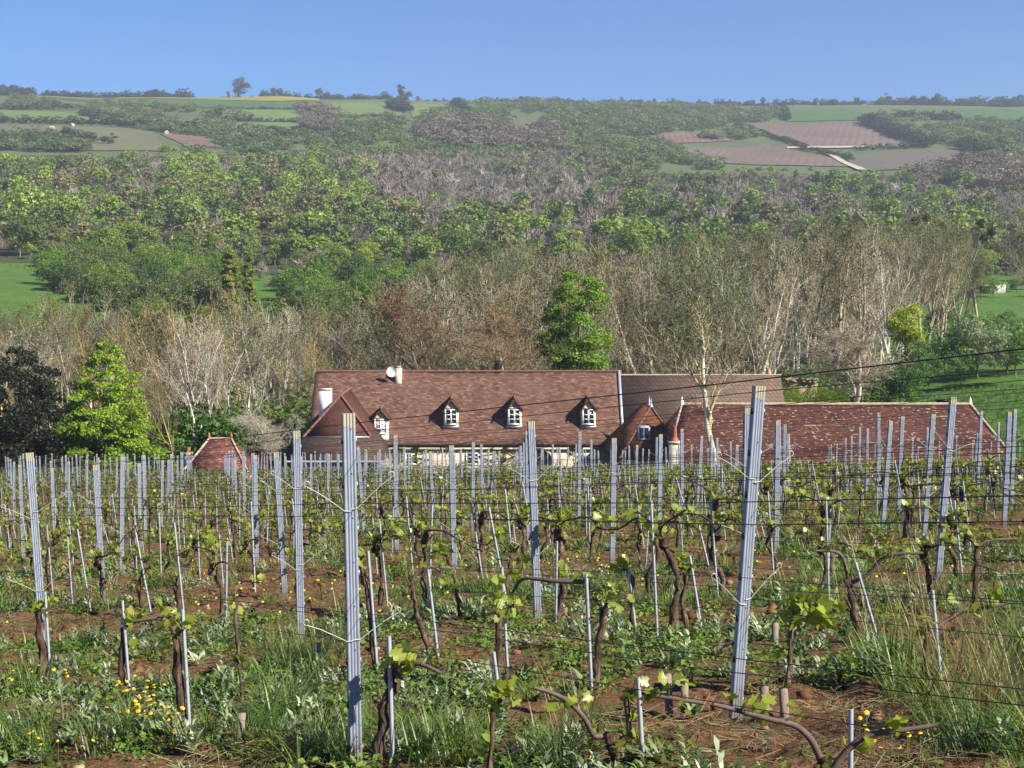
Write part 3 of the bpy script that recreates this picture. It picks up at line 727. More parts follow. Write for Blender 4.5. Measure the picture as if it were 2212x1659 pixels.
for x0, x1, r_ in ((bXr, bEr, .09), (bXl, bEl, .06)): bp("hip_tiles", lambda mb: ridge_line(mb, [(x0, byR, bzR + 0.04), (x1, byE, bzE + 0.04)], r_), RIDGE_PALE, br_)
bp("wall", lambda mb: mb.box(bEl + 0.4, bEr - 0.4, byE + 0.4, byB - 0.4, -18, bzE - 0.03), PLASTER)
for x in (bXl, bXr): bp("finial", lambda mb: (mb.tubes([(x, byR, bzR)], [(x, byR, bzR + 0.22)], 0.14, 0.10, 8), mb.tubes([(x, byR, bzR + 0.22)], [(x, byR, bzR + 0.5)], 0.10, 0.02, 8)), WHITE, br_)
def bch(mb): mb.box(9.42, 10.10, 87.9, 88.5, -18, at(0, 957, 88.2)[2]); mb.box(9.36, 10.16, 87.84, 88.56, at(0, 957, 88.2)[2] + 0.002, at(0, 953, 88.2)[2])
bc = bp("chimney", bch, STONE)
bp("chimney_pot", lambda mb: (mb.tubes([(9.76, 88.2, at(0, 953, 88.2)[2])], [(9.76, 88.2, at(0, 945, 88.2)[2])], 0.28, 0.16, 10), mb.tubes([(9.76, 88.2, at(0, 945, 88.2)[2])], [(9.76, 88.2, at(0, 919, 88.2)[2])], 0.14, 0.10, 10)), TERRA, bc)
bx = thing("ridge_box", "dark grey metal box standing just behind the barn ridge", "box", tuple(at(2038, 878, 93.3)))
part("casing", lambda mb: mb.box(-0.42, 0.30, -0.2, 0.25, -1.2, 0.36), BLACK, bx)
part("cover", lambda mb: mb.box(-0.48, 0.36, -0.26, 0.31, 0.362, 0.44), BLACK, bx)

# --- little pavilion
pav = thing("garden_pavilion", "small square pavilion with a steep spotted red tile roof and two finials", "pavilion", (-17.9, 90, -14))
def vp(name, build, mat, parent=pav): return wp(name, build, mat, parent, base=(-17.9, 90, -14))
vz, vr = -12.0, at(0, 948, 90.3)[2]
vl, vR_ = at(437, 0, 90.3)[0], at(486, 0, 90.3)[0]
xl, xR, y0, y1 = -19.75, -15.95, 88.4, 92.3
def pav_roof(mb):
    mb.slab([(xl, y0, vz), (xR, y0, vz), (vR_, 90.3, vr), (vl, 90.3, vr)], 0.13); mb.slab([(xR, y1, vz), (xl, y1, vz), (vl, 90.3, vr), (vR_, 90.3, vr)], 0.13)
    mb.slab([(xR, y0, vz), (xR, y1, vz), (vR_, 90.3, vr)], 0.13); mb.slab([(xl, y1, vz), (xl, y0, vz), (vl, 90.3, vr)], 0.13)
vr_o = vp("roof", pav_roof, T_PAV)
vp("hip_tiles", lambda mb: (ridge_line(mb, [(vl, 90.3, vr + 0.03), (vR_, 90.3, vr + 0.03)], 0.07), ridge_line(mb, [(vl, 90.3, vr + 0.03), (xl, y0, vz + 0.03)], 0.07), ridge_line(mb, [(vR_, 90.3, vr + 0.03), (xR, y0, vz + 0.03)], 0.07)), RIDGE_PALE, vr_o)
for x in (vl, vR_): vp("finial", lambda mb: (mb.tubes([(x, 90.3, vr)], [(x, 90.3, vr + 0.2)], 0.1, 0.06, 8), mb.tubes([(x, 90.3, vr + 0.2)], [(x, 90.3, vr + 0.42)], 0.07, 0.01, 8)), TERRA, vr_o)
vp("wall", lambda mb: mb.box(xl + 0.3, xR - 0.3, y0 + 0.3, y1 - 0.3, -17, vz - 0.02), PLASTER)
pot = thing("garden_chimney", "white chimney with a terracotta pot beside the small pavilion", "chimney", tuple(at(408, 1010, 91.2)))
part("shaft", lambda mb: mb.box(-0.2, 0.2, -0.2, 0.2, -4, 0.75), WHITE, pot)
part("band", lambda mb: mb.box(-0.23, 0.23, -0.23, 0.23, 0.752, 0.95), BRICK, pot)
part("pot", lambda mb: mb.tubes([(0, 0, 0.95)], [(0, 0, 1.28)], 0.14, 0.10, 10), TERRA, pot)

# --- low rubble wall, shed with a white sheet, hay bales
rub = MB(); rg = np.random.default_rng(2)
for k in range(70):
    p = at(rg.uniform(1698, 1765), 820 + rg.uniform(-2.5, 6), 104 + rg.uniform(-0.3, 0.3)); s = rg.uniform(0.06, 0.13)
    rub.box(p[0] - s * 1.4, p[0] + s * 1.4, p[1] - s, p[1] + s, p[2] - s * 0.7, p[2] + s * 0.7)
p = at(1697, 825, 104); q = at(1766, 825, 104); rub.box(p[0], q[0], 103.9, 104.2, -18, p[2] - .12)
tag(rub.obj("rubble_wall", plain("ochre_rubble", (0.24, 0.175, 0.11), 0.9, var=0.3, scale=3)), "low ochre rubble wall behind the brick end chimney", "wall")
g = ground_at(2150, 634, 200, 400)
shed = thing("field_shed", "tiny hillside shed hung with a white corrugated sheet", "shed", tuple(g))
part("wall", lambda mb: mb.box(-2.4, 1.6, 0, 2.4, -0.5, 1.35), WOOD, shed)
def sheet(mb):
    n = 24
    for k in range(n):
        a = k / n; b = (k + 1) / n; x0, x1 = -0.3 + 2.2 * a, -0.3 + 2.2 * b; d = 0.05 * (k % 2)
        mb.slab([(x0, -0.15 - d, -0.1 + 0.05 * a), (x1, -0.15 - (0.05 - d), -0.1 + 0.05 * b), (x1, -0.05 - (0.05 - d), 1.55 + 0.15 * b), (x0, -0.05 - d, 1.55 + 0.15 * a)], 0.03)
part("sheet", sheet, WHITE, shed)
part("roof", lambda mb: mb.slab([(-2.6, -0.1, 1.45), (-0.35, -0.1, 1.5), (-0.35, 2.6, 1.75), (-2.6, 2.6, 1.7)], 0.08), BRICK, shed)
HAY = plain("hay", (0.40, 0.33, 0.22), 0.95, var=0.2, scale=4)
hb = MB(); hb.path([(-0.75, 0, 0.8), (0.75, 0, 0.8)], 0.85, 14); hme = hb.mesh("hay_bale", HAY)
for px, py, lb in ((113, 281, "pale round hay bale at the middle of the dry meadow"), (155, 275, "pale round hay bale near the upper edge of the dry meadow"), (360, 291, "pale round hay bale beside the small pink vineyard")):
    p = ground_at(px, py, 500); o = link("hay_bale", hme); o.location = p; o.scale = (1.6, 1.6, 1.6); o.rotation_euler = (0, 0, px); tag(o, lb, "hay bale", "hay bales on the far meadow")
p = ground_at(930 * 0.5787 + 1106, 344, 500)
# ------------------------------------------------------------------ trees
def unit(v): return v / max(np.linalg.norm(v), 1e-9)
def grow(seed, H=14, clear=0.3, n1=9, ang=0.55, levels=4, up=0.18, forks=1, r0=None, len1=0.42, wob=0.10, kids=(2, 2, 2, 2)):
    """branch segments (p0, p1, r0, r1, level) of one tree, and its twig tips"""
    rng = np.random.default_rng(seed); segs = []; tips = []
    r0 = r0 or H * 0.012
    def branch(p, d, L, r, lev):
        n = (9, 4, 3, 2, 1)[lev]; st = L / n
        for i in range(n):
            d = unit(d + rng.normal(0, wob * (1 + 0.4 * lev), 3) + np.array([0, 0, up * (0.25 if lev == 0 else 0.5)]))
            q = p + d * st
            ra = r * (1 - 0.85 * i / n); rb = r * (1 - 0.85 * (i + 1) / n)
            segs.append((p, q, ra, rb, lev))
            if lev < levels:
                fr = (i + 1) / n
                if lev > 0 or fr > clear:
                    kn = kids[lev] if lev else max(1, int(round(n1 / (n * (1 - clear)))))
                    for _ in range(kn):
                        a = ang * rng.uniform(0.6, 1.3); az = rng.uniform(0, 2 * math.pi)
                        e = unit(np.cross(d, unit(rng.normal(size=3)))); dd = unit(d * math.cos(a) + e * math.sin(a))
                        Ln = (H * len1 * (1.15 - 0.75 * (fr - clear) / (1 - clear)) if lev == 0 else L * rng.uniform(0.42, 0.62)) * rng.uniform(0.75, 1.15)
                        branch(p + (q - p) * rng.random(), dd, Ln, max(rb * (0.72 if lev == 0 else 0.66), 0.010), lev + 1)
            p = q
        if lev >= 2: tips.append(p)
    for f in range(forks):
        d = unit(np.array([rng.normal(0, 0.05 + 0.10 * (forks > 1)), rng.normal(0, 0.05 + 0.10 * (forks > 1)), 1.0]))
        branch(np.array([0.15 * f * rng.normal(), 0.15 * f * rng.normal(), -0.5]), d, H * 0.93 * rng.uniform(0.85, 1), r0, 0)
    return segs, np.array(tips)
def tree_meshes(name, seed, budcol=None, nbud=0, budsize=0.09, twig=1.0, **kw):
    segs, tips = grow(seed, **kw)
    A = np.array([s[0] for s in segs]); B = np.array([s[1] for s in segs]); ra = np.array([s[2] for s in segs]); rb = np.array([s[3] for s in segs]); lv = np.array([s[4] for s in segs])
    tr = MB(); k = lv == 0; tr.tubes(A[k], B[k], ra[k], rb[k], 6)
    cr = MB(); k = lv == 1; cr.tubes(A[k], B[k], ra[k], rb[k], 4)
    k = lv >= 2; cr.tubes(A[k], B[k], np.maximum(ra[k], 0.012) * twig, np.maximum(rb[k] * 0.6, 0.006) * twig, 3)
    if nbud:
        rng = np.random.default_rng(seed + 1); j = rng.integers(0, len(tips), nbud)
        C = tips[j] + rng.normal(0, 0.16, (nbud, 3)); cr.leaves(C, budsize, rng, m=1)
    bm = BUDS[budcol] if budcol else BARK
    return tr.mesh(name + "_trunk", [BARK]), cr.mesh(name + "_crown", [BARK, bm])
BUDS = {"olive": leafmat("olive_buds", 'RGB', (0.115, 0.115, 0.03)), "brown": leafmat("brown_buds", 'RGB', (0.20, 0.13, 0.075)), "green": leafmat("green_buds", 'RGB', (0.11, 0.16, 0.03)),
        "gold": leafmat("golden_buds", 'RGB', (0.20, 0.17, 0.05))}
def clumps(rng, n, shape, H, Wd):
    """centres and radii of leaf clumps filling a crown"""
    C = []; Rr = []
    for k in range(n):
        u = rng.normal(size=3); u /= np.linalg.norm(u); f = rng.random() ** 0.4
        if shape == 'round': c = np.array([u[0] * Wd * 0.36 * f, u[1] * Wd * 0.36 * f, H * 0.55 + u[2] * H * 0.34 * f]); r = Wd * rng.uniform(0.12, 0.22)
        elif shape == 'cone':
            h = rng.random() ** 1.35; a = rng.uniform(0, 6.283); rad = Wd * 0.47 * (1 - h) ** 0.48 * rng.uniform(0.45, 1.0)
            c = np.array([math.cos(a) * rad, math.sin(a) * rad, H * (0.06 + 0.90 * h)]); r = Wd * 0.11 * (1.1 - 0.75 * h)
        elif shape == 'column':
            h = rng.random(); a = rng.uniform(0, 6.283); rad = Wd * 0.36 * math.sin(math.pi * (0.2 + 0.62 * h)) * f
            c = np.array([math.cos(a) * rad, math.sin(a) * rad, H * (0.05 + 0.90 * h)]); r = Wd * 0.17 * (1.05 - 0.5 * h)
        else:
            c = np.array([u[0] * Wd * 0.42 * f, u[1] * Wd * 0.42 * f, H * 0.16 + abs(u[2]) * H * 0.66 * f]); r = Wd * rng.uniform(0.12, 0.22)
        C.append(c); Rr.append(r)
    return np.array(C), np.array(Rr)
def leafy(name, seed, shape, H, Wd, nc, nl, ls, up=0.5, flat=1.0, limbs=True):
    rng = np.random.default_rng(seed); C, Rr = clumps(rng, nc, shape, H, Wd)
    pick = rng.choice(nc, nl, p=(Rr ** 2) / (Rr ** 2).sum())
    u = rng.normal(size=(nl, 3)); u /= np.linalg.norm(u, axis=1, keepdims=True); u[:, 2] = np.where(u[:, 2] < -0.3, -u[:, 2] * 0.6, u[:, 2])
    P = C[pick] + u * (Rr[pick] * (0.55 + 0.5 * rng.random(nl)))[:, None] * np.array([1, 1, flat])
    P[:, 2] = np.maximum(P[:, 2], 0.05 * H * rng.random(nl))
    cr = MB(); cr.leaves(P, ls, rng, up=up, out=u * 0.8)
    tr = MB(); tr.path([(0, 0, -0.5), (0.03 * H * rng.normal() * .5, 0, H * 0.3), (0, 0.02 * H * rng.normal(), H * 0.6), (0, 0, H * 0.85)], [H * 0.022, H * 0.018, H * 0.011, H * 0.003], 6)
    if limbs:
        for k in range(min(nc, 14)):
            h = H * rng.uniform(0.18, 0.45); tr.path([(0, 0, h), tuple(C[k] * np.array([0.5, 0.5, 0]) + np.array([0, 0, (h + C[k][2]) / 2 - 0.03 * H])), tuple(C[k])], [H * 0.009, H * 0.006, H * 0.002], 4)
    return tr.mesh(name + "_trunk", [BARK]), cr.mesh(name + "_crown", [LEAF])
def place(name, meshes, p, label, cat, group=None, sc=1.0, rz=0.0, bark=(0.20, 0.16, 0.13), leaf=None):
    t = thing(name, label, cat, tuple(p), rz, group, sc)
    a = link("trunk", meshes[0], t); b = link("crown", meshes[1], t)
    a.color = (*(min(.5, x * 1.3) for x in bark), 1) if not leaf else (*bark, 1); b.color = (*(leaf or tuple(x * y for x, y in zip(bark, (.92, .90, .82)))), 1)
    return t

rng = np.random.default_rng(11)
BT = [tree_meshes("tall_bare_tree", 20 + k, budcol=("olive", "brown", "olive", "green", "olive", "gold")[k], nbud=(700, 400, 1500, 2400, 900, 1500)[k], budsize=0.075, kids=(2, 2, 1, 1),
      H=14, clear=(0.30, 0.40, 0.25, 0.42, 0.3, 0.38)[k], n1=(9, 8, 10, 7, 9, 8)[k], ang=(0.45, 0.38, 0.5, 0.42, 0.55, 0.35)[k], len1=(0.36, 0.30, 0.38, 0.32, 0.38, 0.30)[k], forks=(1, 2, 1, 3, 2, 3)[k],
      r0=(0.21, 0.16, 0.24, 0.14, 0.18, 0.15)[k], twig=1.2) for k in range(6)]
BW = [tree_meshes("wide_bare_tree", 50 + k, budcol=("brown", "olive", "brown")[k], nbud=(2600, 150, 60)[k], budsize=0.12, H=10, clear=0.16, n1=16, ang=0.85, len1=0.52, r0=0.20, up=0.10, kids=(2, 2, 2, 3)) for k in range(3)]
LT = [leafy("round_tree", 70 + k, 'round', 11, (9.5, 8.0, 10.5, 7.0)[k], (30, 26, 34, 22)[k], 6500, 0.20) for k in range(4)]
SH = [leafy("bush", 80 + k, 'dome', 4, (5.5, 4.6, 6.5)[k], (20, 18, 24)[k], 4200, 0.11) for k in range(3)]

GREENS = [(0.115, 0.195, 0.025), (0.085, 0.165, 0.022), (0.06, 0.125, 0.02), (0.145, 0.21, 0.035), (0.10, 0.135, 0.035), (0.055, 0.10, 0.025), (0.12, 0.145, 0.05), (0.085, 0.20, 0.03)]
GREYS = [(0.36, 0.32, 0.25), (0.29, 0.255, 0.19), (0.45, 0.41, 0.34), (0.22, 0.19, 0.145), (0.32, 0.275, 0.20)]

# wood right behind the house: bare and budding trees with pale stems
def band(n, px0, px1, Y0, Y1, dmin, used, pxpad=60):
    out = []; tries = 0
    while len(out) < n and tries < n * 60:
        tries += 1
        Y = math.sqrt(rng.uniform(Y0 * Y0, Y1 * Y1)); px = rng.uniform(px0 - pxpad, px1 + pxpad); X = (px - CX) / F * Y
        if all((X - a) ** 2 + (Y - b) ** 2 > dmin * dmin for a, b in used): used.append((X, Y)); out.append((X, Y, px))
    return out
used = []
def bare_label(px, Y):
    if px < 700: z = "behind the garden pavilion"
    elif px < 1340: z = "behind the long farmhouse roof"
    else: z = "behind the barn and brown roof"
    d = "in the wood edge " if Y < 135 else "deeper in the wood "
    return "bare budding tree " + d + z
for (X, Y, px) in band(92, 0, 1100, 113, 168, 3.0, used) + band(92, 1000, 1640, 115, 205, 3.6, used) + band(22, 1640, 1900, 150, 205, 3.8, used) + band(34, 1850, 2250, 168, 225, 4.0, used):
    ytop = np.interp(px, [0, 600, 760, 900, 1050, 1300, 1500, 1700, 1850, 1950, 2212], [655, 650, 640, 590, 560, 530, 510, 500, 495, 470, 480]) + 24 * rng.normal() + 14 * math.sin(px / 37)
    if Y < 128: ytop += 75
    h = float(np.clip(at(px, ytop, Y)[2] - gz(X, Y), 8, 18.5))
    if 2085 < px < 2235 and Y < 245 and ytop < 690: 
        if Y < 215 or rng.random() < .6: continue
    k = int(rng.choice([0, 1, 2, 3, 4, 5], p=(.14, .14, .22, .24, .12, .14))); gcol = np.array(GREYS[int(rng.integers(0, 5))]) * rng.uniform(0.55, 1.3)
    if px < 700 and rng.random() < 0.28: gcol = np.array((0.38, 0.28, 0.14))
    lb = bare_label(px, Y)
    place("bare_tree", BT[k], (X, Y, float(gz(X, Y)) - 0.2), lb, "bare tree", lb.replace("bare budding tree", "bare trees"), h / 14.0 * rng.uniform(0.95, 1.05), rng.uniform(0, 6.28), tuple(gcol))

# undergrowth at the feet of that wood
for (X, Y, px) in band(30, -20, 380, 103, 122, 2.6, []) + band(46, 380, 690, 103, 124, 2.0, [], 0) + band(40, 700, 1850, 111, 126, 3.0, []):
    lb = "low green bush at the feet of the wood " + ("beside the garden pavilion" if px < 700 else "behind the farmhouse roofs")
    place("shrub", SH[int(rng.integers(0, 3))], (X, Y, float(gz(X, Y)) - 0.2), lb, "shrub", lb.replace("low green bush", "bushes"), rng.uniform(0.7, 1.25) * (1.5 if 380 < px < 690 else 1), rng.uniform(0, 6.28), leaf=tuple(1.3 * np.array(GREENS[int(rng.choice([0, 1, 2, 4, 5, 6]))])))

# bushy thicket between the valley meadow and the wooded slope
for (X, Y, px) in band(95, 150, 470, 228, 335, 4.2, [], 30) + band(60, 640, 1100, 215, 330, 5.0, [], 10):
    if (px < 250 and Y < 300 - 0.30 * (px - 60)) or (450 < px < 560 and Y < 236): continue
    lb = "rounded green bush in the thicket beside the valley meadow" if px < 560 else "rounded green bush in the thicket beyond the bare wood"
    place("thicket_bush", SH[int(rng.integers(0, 3))], (X, Y, float(gz(X, Y)) - 0.3), lb, "bush", lb.replace("bush", "bushes"), rng.uniform(1.0, 1.9), rng.uniform(0, 6.28), leaf=tuple(np.array(GREENS[int(rng.choice([0, 1, 3, 4, 5, 6]))]) * 1.25))

for (X, Y, px) in band(26, 1660, 1960, 138, 152, 2.2, [], 0):
    lb = "low green shrub in front of the bare wood beyond the barn ridge"
    place("shrub", SH[int(rng.integers(0, 3))], (X, Y, float(gz(X, Y)) - 0.2), lb, "shrub", "shrubs in front of the bare wood beyond the barn", rng.uniform(0.8, 1.3), rng.uniform(0, 6.28), leaf=tuple(1.3 * np.array(GREENS[int(rng.choice([1, 2, 4, 5, 6]))])))

# single trees one can point at
def spot(px, py, Y): x, _, _ = at(px, py, Y); return (x, Y, float(gz(x, Y)) - 0.1)
HB = leafy("hornbeam", 5, 'cone', 9.2, 7.8, 230, 42000, 0.10, up=0.7, flat=0.6)
place("hornbeam", HB, (at(214, 0, 98)[0], 98, at(0, 1028, 98)[2]), "bright green conical tree standing alone before the wood", "tree", leaf=(0.26, 0.38, 0.04), bark=(0.22, 0.18, 0.14), sc=(1.0, 1.0, 1.02))
CF = leafy("cypress", 6, 'cone', 9.5, 10.5, 160, 30000, 0.11, up=0.1)
place("dark_conifer", CF, (at(22, 0, 97)[0], 97, at(0, 1040, 97)[2]), "blackish evergreen mass at the edge of the garden", "conifer", leaf=(0.020, 0.028, 0.014), bark=(0.08, 0.06, 0.05), sc=(0.95, 0.95, 0.95))
PO = [leafy("poplar", 8 + k, 'column', 13, 3.3, 130, 15000, 0.20, up=0.2) for k in range(2)]
place("poplar", PO[0], (at(490, 0, 235)[0], 235, float(gz(at(490, 0, 235)[0], 235))), "taller slim poplar of the pair by the valley meadow", "poplar", "columnar poplars", sc=(1.15, 1.15, 0.98), leaf=(0.25, 0.29, 0.05))
place("poplar", PO[1], (at(530, 0, 236)[0], 236, float(gz(at(530, 0, 236)[0], 236))), "shorter slim poplar of the pair by the valley meadow", "poplar", "columnar poplars", sc=(0.85, 0.85, 0.90), leaf=(0.21, 0.27, 0.045))
GT = leafy("leafy_tree", 12, 'column', 13, 8.6, 48, 22000, 0.13)
def ctree(nm, me, px, ybase, ytop, Y, H0, label, cat, leaf=None, bark=(0.2, 0.16, 0.13), wide=1.0, rz=0.3):
    z0, z1 = at(px, ybase, Y)[2], at(px, ytop, Y)[2]; k = (z1 - z0) / H0
    return place(nm, me, (at(px, 0, Y)[0], Y, z0), label, cat, None, (k * wide, k * wide, k), rz, bark, leaf)
ctree("leafy_tree", GT, 1252, 860, 586, 114, 13, "fresh green leafy tree rising behind the farmhouse ridge", "tree", (0.20, 0.32, 0.05), wide=1.05)
ctree("leafy_tree", LT[3], 1205, 850, 690, 113, 11, "small green tree beside the taller leafy one behind the ridge", "tree", (0.12, 0.22, 0.03), wide=1.1, rz=2)
ctree("leafy_tree", LT[1], 800, 720, 600, 160, 11, "green leafy tree among bare ones above the farmhouse chimney", "tree", (0.11, 0.21, 0.028))
ctree("budding_oak", BW[0], 1085, 850, 655, 112, 10, "spreading brown budding oak behind the metal flue", "oak", bark=(0.30, 0.22, 0.14), wide=1.25)
ctree("budding_oak", BW[0], 895, 850, 585, 122, 10, "tall brown budding oak behind the ridge chimney", "oak", bark=(0.25, 0.18, 0.12), wide=0.75, rz=2)
ctree("orchard_tree", BW[1], 1862, 880, 694, 106, 10, "round bare tree with dense twigs on the meadow edge behind the barn", "tree", bark=(0.40, 0.33, 0.27), wide=2.1, rz=1)
ctree("garden_tree", BT[2], 1562, 1010, 630, 88.0, 14, "thin bare twin stemmed tree standing before the barn roof", "tree", bark=(0.42, 0.36, 0.24), wide=1.35)
ctree("fig_tree", BW[2], 570, 1010, 880, 96, 10, "low pale grey spreading bare tree between pavilion and wing", "tree", bark=(0.44, 0.40, 0.34), wide=1.45)
ctree("larch", BT[0], 362, 1030, 800, 96, 14, "thin yellowish young larch beside the bright green tree", "tree", bark=(0.30, 0.24, 0.10), wide=0.8)
for px, top, rz in ((415, 700, 1), (452, 660, 3), (500, 690, 4), (380, 650, 5)):
    ctree("pale_tree", BT[1 if rz % 2 else 3], px, 1020, top, 101 + rz, 14, "bare tree with pale whitish stems behind the garden pavilion", "tree", bark=(0.46, 0.42, 0.35), wide=1.1, rz=rz)["group"] = "pale stemmed trees behind the pavilion"
ctree("willow", LT[0], 1972, 775, 648, 165, 11, "bright yellow green young tree above the sloping meadow", "tree", (0.36, 0.44, 0.03), wide=0.95)
for px, yb, yt, Y, c, lb in ((2060, 800, 690, 160, (0.06, 0.12, 0.02), "dark green bush beside the yellow green tree"), (2130, 800, 682, 158, (0.17, 0.20, 0.12), "hawthorn bush dusted with white blossom on the meadow edge"),
                             (2195, 790, 672, 160, (0.10, 0.15, 0.05), "tall green hedge bush at the top of the sloping meadow"), (2010, 815, 735, 150, (0.055, 0.11, 0.02), "low dark bush along the upper meadow edge"),
                             (2095, 815, 745, 150, (0.075, 0.13, 0.03), "mid green bush under the flowering hawthorn"), (2170, 800, 740, 149, (0.14, 0.17, 0.09), "pale flowering bush beside the sloping meadow"),
                             (1985, 840, 770, 140, (0.05, 0.10, 0.02), "dark shrub at the low corner of the meadow"), (2215, 800, 715, 150, (0.065, 0.12, 0.025), "broad green bush crowning the meadow"),
                             (2120, 720, 676, 208, (0.07, 0.13, 0.03), "green bush below the hillside shed"), (2190, 712, 668, 208, (0.09, 0.15, 0.04), "pale green bush beside the hillside shed"), (2050, 720, 650, 205, (0.06, 0.11, 0.025), "shaded green bush above the yellow green tree")):
    ctree("meadow_bush", SH[px % 3], px, yb + 4, yt, Y, 4, lb, "bush", tuple(1.55 * q for q in c), wide=0.95, rz=px)
ctree("mistletoe_tree", BT[0], 2128, 700, 470, 195, 14, "bare forked tree hung with dark mistletoe balls above the shed", "tree", bark=(0.34, 0.24, 0.17), wide=1.0)
ctree("mistletoe_tree", BT[4], 1990, 720, 440, 205, 14, "wide reddish bare tree dotted with dark mistletoe balls", "tree", bark=(0.27, 0.17, 0.11), wide=1.25)
for k, (px, py, Y, s) in enumerate(((1978, 478, 203, .7), (2002, 470, 204, .6), (1992, 522, 203, .9), (2032, 490, 204, .7), (2118, 482, 193, .7), (2142, 500, 193, .6), (1955, 505, 203, .5), (2125, 515, 193, .6))):
    mb = MB(); r_ = np.random.default_rng(k); u = r_.normal(size=(260, 3)); mb.leaves(u / np.linalg.norm(u, axis=1, keepdims=True) * (r_.random((260, 1)) ** 0.5) * s, 0.12, r_)
    o = mb.obj("mistletoe", LEAF); o.location = at(px, py, Y); o.color = (0.05, 0.06, 0.015, 1)
    tag(o, "dark ball of mistletoe high in a bare tree above the meadow", "mistletoe", "mistletoe balls in the bare trees")

# garden bushes and clipped hedges at the foot of the vineyard
def hedge_box(name, px0, px1, ytop, Y, depth, col, label, ls=0.06, dens=260):
    a, b = at(px0, ytop, Y), at(px1, ytop, Y); z0 = -14.5; L = b[0] - a[0]; h = a[2] - z0; r_ = np.random.default_rng(abs(int(px0)))
    n = int(dens * L * (1.6 + depth)); P = np.stack([r_.uniform(0, L, n), r_.uniform(0, depth, n), r_.uniform(h - 1.6, h, n)], 1)
    f = r_.random(n); P[f < 0.45, 2] = h + r_.normal(0, 0.03, (f < 0.45).sum()); P[f > 0.55, 1] = r_.normal(0, 0.03, (f > 0.55).sum())
    P[:, 2] += 0.12 * (fbm(P[:, 0] * 1.5, P[:, 1], 3, 3) - 0.4)
    mb = MB(); mb.leaves(P, ls, r_, up=0.4); mb.box(0.06, L - 0.06, 0.08, depth, 0, h - 0.12)
    o = mb.obj(name, LEAF); o.location = (a[0], Y, z0); o.color = (*col, 1)
    return tag(o, label, "hedge")
hedge_box("clipped_hedge", -40, 130, 1017, 88.6, 1.2, (0.105, 0.12, 0.025), "olive green clipped hedge along the end of the vine rows")
hedge_box("clipped_hedge", 134, 396, 1021, 89.0, 1.2, (0.09, 0.105, 0.022), "long low clipped hedge under the bright green tree")
hedge_box("red_hedge", 183, 268, 1012, 91.2, 0.9, (0.12, 0.016, 0.02), "low dark red leaved hedge behind the olive hedge")
hedge_box("red_hedge", 534, 578, 987, 93.2, 1.0, (0.15, 0.014, 0.02), "bright crimson clipped bush beside the fig tree")
for px, yt, Y, c, s, lb in ((155, 997, 93, (0.025, 0.035, 0.015), 1.0, "small dark topiary cone among the garden bushes"), (335, 978, 94, (0.028, 0.034, 0.014), 1.3, "dark rounded evergreen bush beside the bright green tree"),
                            (395, 995, 94.5, (0.04, 0.05, 0.02), 1.0, "dark low bush beside the white garden chimney"), (285, 1000, 95, (0.035, 0.045, 0.018), 1.0, "dark garden bush at the foot of the bright tree"), (12, 1005, 92, (0.05, 0.09, 0.02), 1.1, "green garden bush before the blackish evergreen")):
    ctree("garden_bush", SH[px % 3], px, 1060, yt, Y, 4, lb, "bush", c, wide=s)
ctree("red_shrub", SH[0], 1228, 835, 800, 112, 4, "dark purple leaved shrub peeping over the farmhouse ridge", "bush", (0.075, 0.02, 0.025))
for px, w in ((1715, .9), (1775, 1.0), (1820, .9)):
    ctree("bright_shrub", SH[px % 3], px, 885, 836 - (px % 2) * 8, 103, 4, "yellow green leafy shrub just behind the barn ridge", "bush", (0.16, 0.24, 0.03), wide=w)["group"] = "bright shrubs behind the barn ridge"

# ------------------------------------------------------------------ the wood on the middle slope
def low_protos(NL, LS, TW, LV):
    out = []
    for k in range(5):     # leafy
        r_ = np.random.default_rng(200 + k); H, Wd = 1.0, (0.85, 0.72, 0.95, 0.65, 0.8)[k]; C, Rr = clumps(r_, 22, 'round', H, Wd); nl = NL
        pick = r_.choice(22, nl, p=Rr ** 2 / (Rr ** 2).sum()); u = r_.normal(size=(nl, 3)); u /= np.linalg.norm(u, axis=1, keepdims=True); u[:, 2] = np.where(u[:, 2] < -0.3, -u[:, 2], u[:, 2])
        P = C[pick] + u * (Rr[pick] * (0.6 + 0.45 * r_.random(nl)))[:, None]; mb = MB(); mb.leaves(P, LS, r_, up=0.4, out=u * 0.9)
        V, Q, T = mb.arrays(); sh = np.repeat(0.75 + 0.5 * r_.random((22, 1)), 3, 1)[pick].repeat(4, 0); out.append((V, Q, T, sh))
    for k in range(4):     # bare
        segs, tips = grow(300 + k, H=1.0, clear=0.28, n1=11 if LV == 3 else 16, ang=0.42, levels=LV, len1=0.36, r0=0.013, kids=(2, 2, 3, 1), forks=(1, 2, 1, 2)[k])
        A = np.array([s[0] for s in segs]); B = np.array([s[1] for s in segs]); lv = np.array([s[4] for s in segs]); A[:, 2] += 0.4; B[:, 2] += 0.4
        A[:, 2] = np.maximum(A[:, 2] - 0.42, -0.05); B[:, 2] = np.maximum(B[:, 2] - 0.42, 0)
        rr = np.array([0.013, 0.0075, 0.0045, 0.0034])[lv] * TW; mb = MB(); mb.tubes(A, B, rr, rr * 0.7, 3); V, Q, T = mb.arrays(); out.append((V, Q, T))
    return out
LOW = low_protos(380, 0.052, 1.9, 2); HIGH = low_protos(1800, 0.027, 1.15, 3)
LOWM = []
for V, Q, T, *sh in HIGH: mb = MB(); mb.add(V, Q, T); LOWM.append(mb.mesh("wood_tree", [LEAF if sh else BARK]))
EMPTYTRUNK = MB(); EMPTYTRUNK.path([(0, 0, -0.05), (0.01, 0, 0.3), (0, 0.01, 0.6)], [0.016, 0.012, 0.006], 5); TRM = EMPTYTRUNK.mesh("wood_trunk", [BARK])

